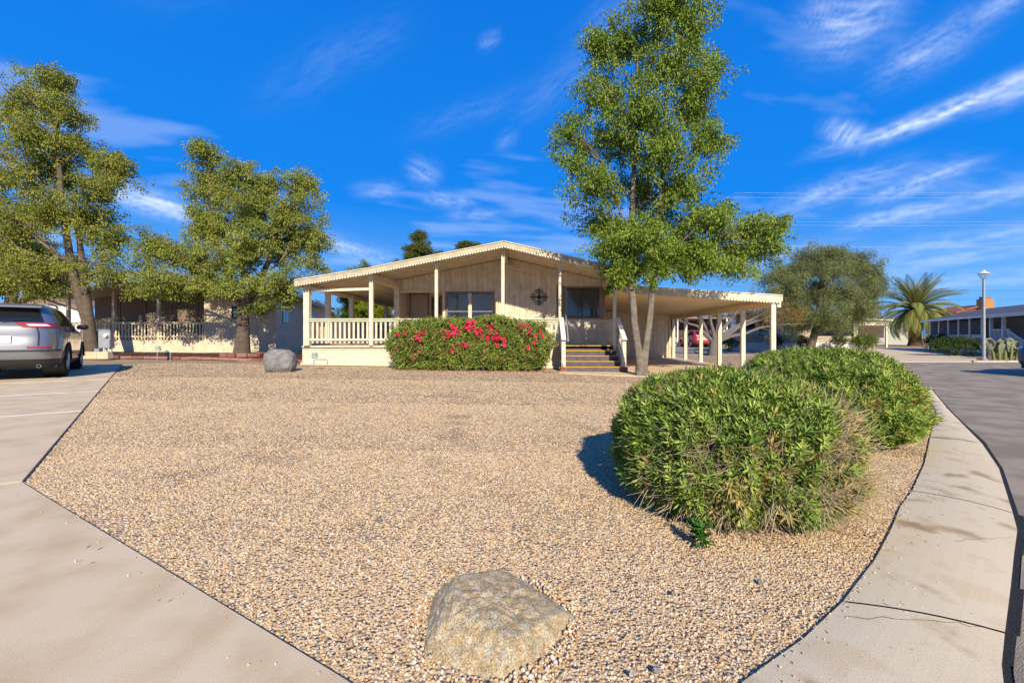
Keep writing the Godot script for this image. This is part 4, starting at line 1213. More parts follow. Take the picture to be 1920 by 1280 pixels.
func railing(parent: Node, a: Vector3, b: Vector3, top: float, low: float, pitch: float, w: float, m: Material, foot := -0.1) -> Node3D:   # a and b on the deck
	var o := Node3D.new()
	o.name = "railing"
	parent.add_child(o, true)
	var d := (b - a).normalized()
	var up := Vector3.UP
	bar(o, "handrail", a + up * (top - 0.02), b + up * (top - 0.02), 0.11, 0.04, m)
	bar(o, "upper_rail", a + up * (top - 0.075), b + up * (top - 0.075), 0.035, 0.065, m)
	bar(o, "lower_rail", a + up * low, b + up * low, 0.045, 0.075, m)
	var n := int(a.distance_to(b) / pitch)
	for i in n:
		var p := a.lerp(b, (i + 0.5) / n)
		var hh := (top - 0.045) - (low + foot)
		var e := bx(o, "baluster", p + up * (low + foot + hh / 2) + d.cross(up) * -0.035, Vector3(w, hh, 0.035), m, 0.004)
		e.rotation.y = atan2(-d.z, d.x)
	return o

func make_home() -> void:
	var h := thing("mobile_home", "single-storey tan home with a deep gabled porch and cream railing", "house", Vector3.ZERO)
	var zf := -14.1
	var zp := -14.6
	var zw := -16.6
	var back := -27.0
	# roof sheets
	var top := Geo.new()
	var under := Geo.new()
	for i in ROOF.size() - 1:
		var a: Vector2 = ROOF[i]
		var b: Vector2 = ROOF[i + 1]
		top.face([Vector3(a.x, a.y, zf), Vector3(b.x, b.y, zf), Vector3(b.x, b.y, back), Vector3(a.x, a.y, back)], Vector3.UP)
		under.face([Vector3(a.x, a.y - 0.06, zf - 0.02), Vector3(b.x, b.y - 0.06, zf - 0.02), Vector3(b.x, b.y - 0.06, back), Vector3(a.x, a.y - 0.06, back)], Vector3.DOWN)
	var roof := obj(h, "roof", top.mesh(), M.roof_top)
	obj(roof, "ceiling", under.mesh(), M.soffit)
	for i in ROOF.size() - 1:
		var a: Vector2 = ROOF[i]
		var b: Vector2 = ROOF[i + 1]
		bar(roof, "fascia_board", Vector3(a.x, a.y - 0.065, zf), Vector3(b.x, b.y - 0.065, zf), 0.03, 0.145, M.fascia)
		bar(roof, "drip_edge", Vector3(a.x - 0.02, a.y + 0.012, zf + 0.012), Vector3(b.x + 0.02, b.y + 0.012, zf + 0.012), 0.06, 0.03, M.cream)
	var low := []
	for p in ROOF:
		low.append(p + Vector2(0, -0.135))
	obj(roof, "scalloped_trim", scallops(low, zf + 0.006, 0.065, 0.088, 0.012), M.cream)
	bar(roof, "fascia_board", Vector3(ROOF[0].x - 0.017, ROOF[0].y - 0.085, zf + 0.015), Vector3(ROOF[0].x - 0.017, ROOF[0].y - 0.085, back), 0.03, 0.19, M.fascia)
	bar(roof, "fascia_board", Vector3(ROOF[3].x + 0.017, ROOF[3].y - 0.085, zf + 0.015), Vector3(ROOF[3].x + 0.017, ROOF[3].y - 0.085, back), 0.03, 0.19, M.fascia)
	# ribs of the pan roof run along the slope
	for k in 7:
		var z := zf - 0.28 - k * 0.4
		for i in ROOF.size() - 1:
			var a: Vector2 = ROOF[i]
			var b: Vector2 = ROOF[i + 1]
			bar(roof, "rib", Vector3(a.x + 0.03, a.y - 0.0775, z), Vector3(b.x - 0.01, b.y - 0.0775, z), 0.06, 0.035, M.cream)
	for k in 22:
		var z := zf - 0.28 - 2.52 - k * 0.4
		bar(roof, "rib", Vector3(ROOF[0].x + 0.03, ROOF[0].y - 0.0775, z), Vector3(ROOF[1].x - 0.01, ROOF[1].y - 0.0775, z), 0.06, 0.035, M.cream)
	# front wall of grooved boards; the entry is set back behind its near end
	var wall := Node3D.new()
	wall.name = "front_wall"
	h.add_child(wall, true)
	var gback := Geo.new()
	var xs := [-5.06, -3.24, -0.86, 2.83]
	gback.face([Vector3(-5.06, 2.9, zw - 0.03), Vector3(-3.24, 2.9, zw - 0.03), Vector3(-3.24, roof_y(-3.24) - 0.08, zw - 0.03), Vector3(-5.06, roof_y(-5.06) - 0.08, zw - 0.03)], Vector3.BACK)
	gback.face([Vector3(-3.24, DECK - 0.5, zw - 0.03), Vector3(-3.18, DECK - 0.5, zw - 0.03), Vector3(-3.18, roof_y(-3.18) - 0.08, zw - 0.03), Vector3(-3.24, roof_y(-3.24) - 0.08, zw - 0.03)], Vector3.BACK)
	# leave the two window openings free
	for s in [[-3.18, -1.42, DECK - 0.5, 1.62], [-3.18, -1.42, 2.80, 9.0], [-1.42, 1.32, DECK - 0.5, 9.0], [1.32, 2.63, DECK - 0.5, 1.86], [1.32, 2.63, 3.0, 9.0], [2.63, 2.83, DECK - 0.5, 9.0]]:
		var cutx := [s[0]]
		if s[0] < -0.86 and s[1] > -0.86:
			cutx.append(-0.86)
		cutx.append(s[1])
		for i in cutx.size() - 1:
			gback.face([Vector3(cutx[i], s[2], zw - 0.03), Vector3(cutx[i + 1], s[2], zw - 0.03), Vector3(cutx[i + 1], minf(s[3], roof_y(cutx[i + 1]) - 0.08), zw - 0.03), Vector3(cutx[i], minf(s[3], roof_y(cutx[i]) - 0.08), zw - 0.03)], Vector3.BACK)
	obj(wall, "sheathing", gback.mesh(), M.wall2)
	var holes := [[-3.18, -1.42, 1.62, 2.80], [1.32, 2.63, 1.86, 3.0]]
	var nb := 39
	var bw := (2.83 + 5.06) / nb
	for i in nb:
		var x0 := -5.06 + i * bw
		var x1 := x0 + bw
		var xm := (x0 + x1) / 2
		var spans := [[2.9 if xm < -3.24 else DECK - 0.02, roof_y(xm) - 0.09]]
		for hole in holes:
			if xm > hole[0] and xm < hole[1]:
				var sp := []
				for q in spans:
					if q[0] < hole[2]: sp.append([q[0], hole[2]])
					if q[1] > hole[3]: sp.append([hole[3], q[1]])
				spans = sp
		for q in spans:
			var bb: float = q[1]
			bx(wall, "board", Vector3(xm, (q[0] + bb) / 2, zw - 0.016), Vector3(bw - 0.008, snappedf(bb - q[0], 0.002), 0.024), M.wall if (i * 7) % 3 else M.wall2, 0.004)
	for k in 12:   # lap siding under the far window
		bx(wall, "siding_strip", Vector3(1.86, DECK + 0.04 + k * 0.078, zw + 0.012), Vector3(1.86, 0.082, 0.018), M.cream, 0.003, Vector3(-0.12, 0, 0))
	# set-back entry
	bx(h, "entry_header", Vector3(-4.15, 2.86, zw - 0.02), Vector3(1.82, 0.10, 0.1), M.wall2)
	var eb := Geo.new()
	eb.face([Vector3(-5.06, DECK, -17.8), Vector3(-4.15, DECK, -17.8), Vector3(-4.15, 3.3, -17.8), Vector3(-5.06, 3.3, -17.8)], Vector3.BACK)
	eb.face([Vector3(-5.06, 2.95, zw), Vector3(-3.24, 2.95, zw), Vector3(-4.15, 2.95, -17.8), Vector3(-5.06, 2.95, -17.8)], Vector3.DOWN)
	obj(h, "entry_wall", eb.mesh(), M.wall)
	var slant := atan2(1.2, 0.91)
	var mid := Vector3(-3.695, 0, -17.2)
	var nrm := Vector3(-1.2, 0, 0.91).normalized()
	var sb := Geo.new()
	for q in [[DECK, 1.35, 0.0, 1.0], [2.7, 3.1, 0.0, 1.0], [1.35, 2.7, 0.0, 0.22], [1.35, 2.7, 0.78, 1.0]]:
		var p0 := Vector3(-4.15, 0, -17.8).lerp(Vector3(-3.24, 0, -16.62), q[2])
		var p1 := Vector3(-4.15, 0, -17.8).lerp(Vector3(-3.24, 0, -16.62), q[3])
		sb.face([p0 + Vector3.UP * q[0], p1 + Vector3.UP * q[0], p1 + Vector3.UP * q[1], p0 + Vector3.UP * q[1]], nrm)
	obj(h, "slanted_wall", sb.mesh(), M.wall)
	window(h, mid + Vector3.UP * 2.02 + nrm * 0.015, atan2(nrm.x, nrm.z), 0.82, 1.32, [0.5], M.trim, 0.5, 0.0)
	var door := Node3D.new()
	door.name = "door"
	h.add_child(door, true)
	door.position = Vector3(-4.53, DECK, -17.76)
	for s in [-1, 1]:
		bx(door, "door_frame", Vector3(s * 0.37, 1.02, 0), Vector3(0.06, 2.04, 0.07), M.trim)
	bx(door, "door_frame", Vector3(0, 2.07, 0), Vector3(0.8, 0.06, 0.07), M.trim)
	bx(door, "door_leaf", Vector3(0, 1.02, 0), Vector3(0.68, 2.02, 0.045), M.door)
	for q in [[-0.16, 1.5, 0.24, 0.75], [0.16, 1.5, 0.24, 0.75], [-0.16, 0.5, 0.24, 0.6], [0.16, 0.5, 0.24, 0.6]]:
		bx(door, "door_panel", Vector3(q[0], q[1], 0.026), Vector3(q[2], q[3], 0.014), M.door, 0.006)
	var kn := Geo.new()
	kn.lathe([[0.0, 0.0], [0.03, 0.0], [0.012, 0.01], [0.012, 0.04], [0.028, 0.05], [0.028, 0.065], [0.0, 0.075]], 12, Transform3D(Basis(Vector3.RIGHT, PI / 2), Vector3.ZERO))
	obj(door, "handle", kn.mesh(), M.galv, Vector3(0.29, 1.0, 0.024))
	# outer walls
	bx(h, "side_wall", Vector3(-5.03, 1.95, -22.1), Vector3(0.06, 2.7, 10.9), M.wall)
	bx(h, "side_wall", Vector3(2.80, 1.72, -21.8), Vector3(0.06, 2.75, 10.34), M.wall)
	bx(h, "rear_wall", Vector3(-1.1, 1.95, -26.9), Vector3(7.7, 2.7, 0.06), M.wall)
	bx(h, "corner_post", Vector3(-5.06, 2.05, zw + 0.02), Vector3(0.2, 2.44, 0.2), M.wall2)
	bx(h, "corner_post", Vector3(-3.30, 1.86, -16.66), Vector3(0.1, 2.05, 0.1), M.wall2)
	# windows
	window(h, Vector3(-2.30, 2.21, zw + 0.016), 0.0, 1.70, 1.14, [0.5], M.trim, 0.4, 0.0, 0.07)
	bx(h, "window_divider", Vector3(-2.30, 2.21, zw + 0.022), Vector3(0.13, 1.14, 0.06), M.wall2)
	var w2 := window(h, Vector3(1.975, 2.43, zw + 0.016), 0.0, 1.27, 1.10, [0.48], M.trim, -1.0, 0.0, 0.06)
	for s in [[1.13, 0.3], [2.75, 0.16]]:
		var sh := Node3D.new()
		sh.name = "shutter"
		h.add_child(sh, true)
		sh.position = Vector3(s[0], 2.44, zw + 0.01)
		bx(sh, "stile", Vector3(-s[1] / 2 + 0.02, 0, 0), Vector3(0.04, 1.3, 0.03), M.shutter)
		bx(sh, "stile", Vector3(s[1] / 2 - 0.02, 0, 0), Vector3(0.04, 1.3, 0.03), M.shutter)
		for k in 22:
			bx(sh, "slat", Vector3(0, -0.62 + k * 0.059, 0), Vector3(s[1] - 0.08, 0.05, 0.012), M.shutter, 0.002, Vector3(-0.4, 0, 0))
	# porch lamp and its conduit
	var pl := Geo.new()
	pl.lathe([[0.0, 0.15], [0.03, 0.14], [0.055, 0.1], [0.055, -0.04], [0.04, -0.06], [0.04, -0.12], [0.0, -0.13]], 14)
	obj(h, "porch_lamp", pl.mesh(), M.cream, Vector3(-0.42, 2.97, zw + 0.06))
	rod(h, "conduit", [Vector3(-0.42, 2.84, zw + 0.012), Vector3(-0.42, DECK, zw + 0.012)], 0.012, M.wall2)
	# deck and skirting
	bx(h, "deck", Vector3(-2.34, DECK - 0.05, (zp + zw) / 2), Vector3(10.34, 0.1, 2.0), M.wall2)
	bx(h, "deck", Vector3(-6.34, DECK - 0.05, -21.8), Vector3(2.5, 0.1, 10.39), M.wall2)
	bx(h, "deck_edge", Vector3(-3.31, DECK - 0.03, zp + 0.03), Vector3(8.6, 0.05, 0.1), M.cream)
	var skirt := Node3D.new()
	skirt.name = "skirting"
	h.add_child(skirt, true)
	var px := [-7.6, -6.43, -5.41, -4.28, -3.2, -2.1, -1.0, 0.05, 0.97]
	for i in px.size() - 1:
		var xm: float = (px[i] + px[i + 1]) / 2
		bx(skirt, "panel", Vector3(xm, 0.42, zp - 0.02), Vector3(px[i + 1] - px[i] - 0.004, 0.76, 0.02), M.skirt)
	for x in px:
		bx(skirt, "batten", Vector3(x, 0.44, zp + 0.0), Vector3(0.05, 0.7, 0.024), M.skirt)
	bx(skirt, "batten", Vector3(-3.31, 0.745, zp + 0.001), Vector3(8.58, 0.07, 0.028), M.skirt)
	bx(skirt, "baseboard", Vector3(-3.31, 0.17, zp + 0.05), Vector3(8.7, 0.09, 0.08), M.skirt, 0.02, Vector3(0, 0, -0.014))
	bx(skirt, "panel", Vector3(-7.6, 0.42, -20.8), Vector3(0.02, 0.76, 12.3), M.skirt)
	var vent := Node3D.new()
	vent.name = "vent"
	h.add_child(vent, true)
	vent.position = Vector3(-4.7, 0.5, zp)
	bx(vent, "vent_frame", Vector3(0, 0, 0), Vector3(0.24, 0.15, 0.02), M.cream)
	for k in 5:
		bx(vent, "louvre", Vector3(0, -0.05 + k * 0.025, 0.012), Vector3(0.2, 0.018, 0.008), M.wall2, 0.002, Vector3(0.5, 0, 0))
	# porch posts
	for q in [[-7.42, 0.19], [-5.29, 0.125], [-3.13, 0.105], [-0.92, 0.11], [0.97, 0.09], [2.79, 0.1]]:
		var y1 := roof_y(q[0]) - 0.13
		var y0 := DECK if q[0] < 2.0 else 0.1
		bx(h, "post", Vector3(q[0], (y0 + y1) / 2, zp + 0.08), Vector3(q[1], y1 - y0, q[1]), M.cream, 0.008)
		if q[1] < 0.15 and q[0] < 2.0:
			bx(h, "post_cap", Vector3(q[0], y1 - 0.06, zp + 0.08), Vector3(q[1] + 0.06, 0.1, q[1] + 0.04), M.cream)
	bx(h, "bracket", Vector3(2.79, 2.32, zp + 0.15), Vector3(0.09, 0.42, 0.03), M.cream)
	for z in [-16.0, -18.1, -20.2, -22.4, -24.6]:
		bx(h, "post", Vector3(-7.42, (DECK + roof_y(-7.42) - 0.13) / 2, z), Vector3(0.16, roof_y(-7.42) - 0.13 - DECK, 0.16), M.wall2, 0.008)
	bar(h, "beam", Vector3(-7.42, 2.77, zp + 0.1), Vector3(-7.42, 2.77, -25.0), 0.1, 0.12, M.wall2)
	bar(h, "beam", Vector3(-5.29, roof_y(-5.29) - 0.22, zp + 0.05), Vector3(-5.06, roof_y(-5.06) - 0.3, zw), 0.16, 0.2, M.wall2)
	bar(h, "beam", Vector3(-0.92, roof_y(-0.9) - 0.2, zp), Vector3(-0.92, roof_y(-0.9) - 0.2, zw), 0.12, 0.16, M.soffit)
	bx(h, "ridge_bracket", Vector3(-0.75, roof_y(-0.8) - 0.42, zw + 0.03), Vector3(0.42, 0.14, 0.06), M.wall2)
	bar(h, "beam", Vector3(2.79, roof_y(2.79) - 0.22, zp), Vector3(2.79, roof_y(2.79) - 0.26, zw), 0.14, 0.2, M.wall2)
	bar(h, "gutter_strip", Vector3(-7.3, 2.66, zp + 0.1), Vector3(-5.35, 2.72, zp + 0.1), 0.03, 0.09, M.cream)
	# railings
	railing(h, Vector3(-7.33, DECK, zp + 0.08), Vector3(-5.36, DECK, zp + 0.08), 0.905, 0.2, 0.147, 0.068, M.cream, -0.12)
	railing(h, Vector3(-5.22, DECK, zp + 0.08), Vector3(-3.19, DECK, zp + 0.08), 0.905, 0.2, 0.147, 0.068, M.cream, -0.12)
	railing(h, Vector3(-3.07, DECK, zp + 0.08), Vector3(-0.98, DECK, zp + 0.08), 0.905, 0.2, 0.147, 0.068, M.cream, -0.12)
	railing(h, Vector3(-0.86, DECK, zp + 0.08), Vector3(0.92, DECK, zp + 0.08), 0.905, 0.2, 0.147, 0.068, M.cream, -0.12)
	railing(h, Vector3(-7.5, DECK, zp - 0.1), Vector3(-7.5, DECK, -25.0), 0.905, 0.2, 0.147, 0.068, M.wall2, -0.12)
	# steps: dark treads with yellow nosings between two sloping rails
	var st := Node3D.new()
	st.name = "steps"
	h.add_child(st, true)
	var n := 5
	var gz := gy(2.0, -13.55)
	var rise := (DECK - gz) / n
	for i in n:
		var z1 := zp + 1.1 - i * 0.275
		var y1 := gz + rise * (i + 1)
		bx(st, "step", Vector3(1.94, (y1 - 0.1) / 2, (z1 + zp) / 2 - 0.02), Vector3(1.78 - i * 0.012, y1 + 0.1, z1 - zp + 0.04), M.step, 0.01)
		bx(st, "nosing", Vector3(1.94, y1 - 0.004, z1 + 0.006), Vector3(1.74 - i * 0.012, 0.034, 0.03), M.nosing, 0.006)
	for q in [[1.02, -1], [2.90, 1]]:
		var x: float = q[0]
		bx(st, "newel", Vector3(x, gz + 0.53, zp + 1.0), Vector3(0.13, 0.9, 0.13), M.cream, 0.01)
		bx(st, "pier", Vector3(x, gz + 0.06, zp + 1.02), Vector3(0.2, 0.2, 0.2), M.brick, 0.01)
		bar(st, "handrail", Vector3(x, gz + 1.0, zp + 1.14), Vector3(x, DECK + 0.93, zp + 0.02), 0.15, 0.045, M.white)
		bar(st, "stringer", Vector3(x, gz + 0.16, zp + 1.1), Vector3(x, DECK - 0.05, zp + 0.0), 0.06, 0.24, M.cream)
		bar(st, "lower_rail", Vector3(x, gz + 0.40, zp + 1.08), Vector3(x, DECK + 0.22, zp + 0.02), 0.05, 0.07, M.cream)
		for k in 6:
			var t := (k + 0.7) / 6.6
			var yb := lerpf(gz + 0.33, DECK + 0.18, t)
			bx(st, "baluster", Vector3(x + q[1] * 0.03, yb + 0.32, zp + 1.08 - 1.06 * t), Vector3(0.03, 0.62, 0.055), M.cream, 0.004)
	rod(st, "grab_rail", [Vector3(1.16, DECK + 1.02, zp + 0.0), Vector3(1.16, DECK + 0.95, zp + 0.25), Vector3(1.16, gz + 1.12, zp + 1.0), Vector3(1.16, gz + 0.95, zp + 1.05)], 0.02, M.galv)
	bx(h, "frieze_board", Vector3(3.285, 2.9, -19.6), Vector3(0.03, 0.5, 10.9), M.wall2)
	# return railing of the landing beside the carport
	railing(h, Vector3(2.83, DECK, zp - 0.05), Vector3(2.83, DECK, zw + 0.1), 0.905, 0.2, 0.147, 0.068, M.cream, -0.12)
	bx(h, "landing_panel", Vector3(2.86, DECK + 0.42, (zp + zw) / 2), Vector3(0.02, 0.8, 1.8), M.cream)
	# medallion
	var md := thing("wall_medallion", "black scrolled iron medallion hung on the porch wall", "wall ornament", Vector3(0.32, 2.64, zw + 0.03))
	var mg := Geo.new()
	mg.lathe([[0.0, 0.02], [0.07, 0.015], [0.085, 0.0], [0.07, -0.012], [0.0, -0.014]], 20, Transform3D(Basis(Vector3.RIGHT, PI / 2), Vector3.ZERO))
	obj(md, "boss", mg.mesh(), M.iron)
	for k in 8:
		var a := TAU * k / 8.0 + PI / 8
		var pts := []
		var rr := []
		for s in 26:
			var f := s / 25.0
			var ang := f * 8.6
			var rad := 0.088 * (1.0 - f * 0.72)
			var c0 := Vector2(0.225, 0.0)
			var pt := c0 + Vector2(-cos(ang), sin(ang) * (1 if k % 2 else -1)) * rad
			pts.append(Vector3(pt.x * cos(a) - pt.y * sin(a), pt.x * sin(a) + pt.y * cos(a), 0))
			rr.append(0.011)
		rod(md, "scroll", pts, rr, M.iron, 5)
	for k in 4:
		var a := TAU * k / 4.0
		rod(md, "spoke", [Vector3(cos(a), sin(a), 0) * 0.06, Vector3(cos(a), sin(a), 0) * 0.31], 0.011, M.iron, 5)
		var fin := Geo.new()
		fin.lathe([[0.0, -0.035], [0.028, 0.0], [0.0, 0.045]], 8)
		obj(md, "finial", fin.mesh(), M.iron, Vector3(cos(a), sin(a), 0) * 0.31, Vector3(0, 0, a - PI / 2))

func make_carport() -> void:
	var c := thing("carport", "open carport with slender cream posts and a scalloped flat roof", "carport", Vector3.ZERO)
	var zf := -13.7
	var zb := -25.5
	var a := Vector2(3.32, 2.70)
	var b := Vector2(7.87, 2.42)
	var top := Geo.new()
	var un := Geo.new()
	var aa := Vector3(a.x, a.y, zf)
	top.face([aa, Vector3(b.x, b.y, zf), Vector3(b.x, b.y, zb), Vector3(a.x, a.y, zb)], Vector3.UP)
	un.face([Vector3(a.x - 0.45, a.y - 0.05, zf - 0.02), Vector3(b.x, b.y - 0.07, zf - 0.02), Vector3(b.x, b.y - 0.07, zb), Vector3(a.x - 0.45, a.y - 0.05, zb)], Vector3.DOWN)
	var roof := obj(c, "roof", top.mesh(), M.roof_top)
	obj(roof, "ceiling", un.mesh(), M.soffit)
	bar(roof, "fascia_board", Vector3(2.9, 2.626, zf), Vector3(b.x, b.y - 0.095, zf), 0.03, 0.2, M.cream)
	bar(roof, "drip_edge", Vector3(2.9, 2.732, zf + 0.012), Vector3(b.x + 0.02, b.y + 0.012, zf + 0.012), 0.06, 0.03, M.white)
	obj(roof, "scalloped_trim", scallops([Vector2(2.95, 2.526), Vector2(b.x, b.y - 0.195)], zf + 0.006, 0.05, 0.1, 0.012), M.cream)
	bar(roof, "fascia_board", Vector3(b.x + 0.017, b.y - 0.08, zf + 0.015), Vector3(b.x + 0.017, b.y - 0.08, zb), 0.03, 0.18, M.cream)
	for k in 28:
		var z := zf - 0.25 - k * 0.41
		bar(roof, "rib", Vector3(2.9, 2.665, z), Vector3(b.x - 0.03, b.y - 0.081, z), 0.05, 0.022, M.cream)
	bar(c, "beam", Vector3(7.65, 2.17, zf - 0.05), Vector3(7.65, 2.17, zb), 0.09, 0.2, M.soffit)
	var zs := [-13.8, -15.75, -17.7, -19.65, -21.6, -23.4]
	for z in zs:
		var y0 := gy(7.65, z)
		bx(c, "post", Vector3(7.65, (y0 + 2.26) / 2, z), Vector3(0.15, 2.26 - y0, 0.11), M.cream, 0.008)
	bx(c, "bracket", Vector3(7.82, 2.14, -13.78), Vector3(0.12, 0.16, 0.08), M.cream)
	# storage room across the back, grooved boards
	var w := Node3D.new()
	w.name = "storage_wall"
	c.add_child(w, true)
	var nb := 22
	var bw := (7.42 - 2.86) / nb
	for i in nb:
		var xm := 2.86 + (i + 0.5) * bw
		bx(w, "board", Vector3(xm, 1.26, -23.5), Vector3(bw - 0.014, 2.5, 0.024), M.wall if (i * 5) % 3 else M.wall2, 0.004)
	bx(w, "sheathing", Vector3(5.14, 1.26, -23.54), Vector3(4.56, 2.5, 0.03), M.wall2)
	bx(w, "corner_board", Vector3(7.47, 1.1, -23.5), Vector3(0.1, 2.2, 0.12), M.wall2)
	bx(c, "storage_side", Vector3(7.45, 1.2, -24.6), Vector3(0.05, 2.35, 2.0), M.wall)
	bx(c, "storage_rear", Vector3(5.14, 1.2, -25.5), Vector3(4.6, 2.35, 0.05), M.wall)

# ---------------------------------------------------------------- the homes around
func make_neighbour() -> void:
	var h := thing("neighbour_home", "tan home with a shaded railed porch behind the thick-trunked tree", "house", Vector3.ZERO)
	var z := -22.0
	var gb := 0.30
	var dk := 0.95
	# blank wall beside the porch
	for i in 8:
		var x := -16.3 + 0.425 * (i + 0.5)
		if i in [3, 4]:
			bx(h, "wall_panel", Vector3(x, 1.2, z), Vector3(0.421, 1.72, 0.05), M.wall2)
			bx(h, "wall_panel", Vector3(x, 3.0, z), Vector3(0.421, 0.68, 0.05), M.wall2)
		else:
			bx(h, "wall_panel", Vector3(x, 1.84, z), Vector3(0.421, 3.0, 0.05), M.wall2 if i % 3 else M.wall)
	bx(h, "skirt_line", Vector3(-14.6, 0.93, z + 0.035), Vector3(3.4, 0.03, 0.02), M.wall2)
	window(h, Vector3(-14.6, 2.36, z + 0.02), 0.0, 0.80, 0.56, [0.45], M.black, -1.0, 0.0, 0.03)
	# porch: skirting, deck, rail, posts, shade cloth
	for i in 6:
		bx(h, "skirt_panel", Vector3(-16.3 - 1.2 * (i + 0.5), (gb + dk) / 2 - 0.02, z), Vector3(1.196, dk - gb + 0.1, 0.04), M.wall2)
	bx(h, "deck", Vector3(-19.9, dk, z - 0.75), Vector3(7.2, 0.06, 1.55), M.wall2)
	railing(h, Vector3(-23.4, dk, z + 0.03), Vector3(-16.42, dk, z + 0.03), 0.93, 0.2, 0.16, 0.075, M.wall, -0.15)
	for x in [-23.3, -21.0, -18.75, -16.36]:
		bx(h, "post", Vector3(x, 2.2, z - 0.03), Vector3(0.13, 2.5, 0.13), M.wall, 0.006)
	for i in 5:
		bx(h, "shade_cloth", Vector3(-16.45 - 1.4 * (i + 0.5), 2.2, z - 1.5), Vector3(1.37, 2.4, 0.03), M.screen)
	bx(h, "porch_wall", Vector3(-19.9, 2.1, z - 1.62), Vector3(7.3, 2.6, 0.05), M.wall2)
	# the side that runs back, turned a little from the sun
	var side := Node3D.new()
	side.name = "side_wall"
	h.add_child(side, true)
	side.position = Vector3(-12.88, 0, z)
	side.rotation.y = 0.235
	bx(side, "siding", Vector3(0, 1.5, -5.5), Vector3(0.06, 3.3, 11.0), M.wall2)
	bx(side, "skirt_line", Vector3(0.035, 0.93, -5.5), Vector3(0.02, 0.03, 11.0), M.wall2)
	for q in [-1.6, -5.4, -7.2]:
		bx(side, "window_frame", Vector3(0.035, 2.25, q), Vector3(0.03, 0.78, 1.0), M.black)
		bx(side, "window_pane", Vector3(0.05, 2.25, q + 0.24), Vector3(0.012, 0.7, 0.42), M.car_glass, 0.002)
		bx(side, "window_pane", Vector3(0.05, 2.25, q - 0.24), Vector3(0.012, 0.7, 0.42), M.car_glass, 0.002)
	# low roof
	var g := Geo.new()
	var prof := [Vector2(-24.2, 3.32), Vector2(-18.2, 4.05), Vector2(-12.3, 3.36)]
	for i in 2:
		var a: Vector2 = prof[i]
		var b: Vector2 = prof[i + 1]
		var sh := -2.7
		for q in [[0.0, Vector3.UP], [-0.2, Vector3.DOWN]]:
			g.face([Vector3(a.x, a.y + q[0], z + 0.5), Vector3(b.x, b.y + q[0], z + 0.5), Vector3(b.x + sh * i, b.y + q[0], z - 11.5), Vector3(a.x + sh * (0 if i == 0 else 1), a.y + q[0], z - 11.5)], q[1])
		g.face([Vector3(a.x, a.y, z + 0.5), Vector3(b.x, b.y, z + 0.5), Vector3(b.x, b.y - 0.2, z + 0.5), Vector3(a.x, a.y - 0.2, z + 0.5)], Vector3.BACK)
	g.face([Vector3(-12.3, 3.36, z + 0.5), Vector3(-15.0, 3.36, z - 11.5), Vector3(-15.0, 3.16, z - 11.5), Vector3(-12.3, 3.16, z + 0.5)], Vector3.RIGHT)
	obj(h, "roof", g.mesh(), M.fascia)
	# small bright gable beyond
	var f := thing("gabled_house", "pale house with a low brown gable behind the silver car", "house", Vector3(-42.5, gy(-42.5, -38), -38))
	bx(f, "wall", Vector3(0, 1.6, 0), Vector3(7.0, 3.3, 0.3), M.white)
	var rg := Geo.new()
	for s in [-1, 1]:
		rg.face([Vector3(s * 4.2, 3.0, 0.6), Vector3(0, 4.4, 0.6), Vector3(0, 4.4, -6), Vector3(s * 4.2, 3.0, -6)], Vector3.UP)
		rg.face([Vector3(s * 4.2, 3.0, 0.6), Vector3(0, 4.4, 0.6), Vector3(0, 4.15, 0.6), Vector3(s * 4.2, 2.75, 0.6)], Vector3.BACK)
	rg.face([Vector3(-3.5, 3.2, 0.16), Vector3(3.5, 3.2, 0.16), Vector3(0, 4.35, 0.16)], Vector3.BACK)
	obj(f, "roof", rg.mesh(), M.trim)
	bx(f, "window_pane", Vector3(1.4, 1.9, 0.17), Vector3(1.4, 1.1, 0.04), M.car_glass)

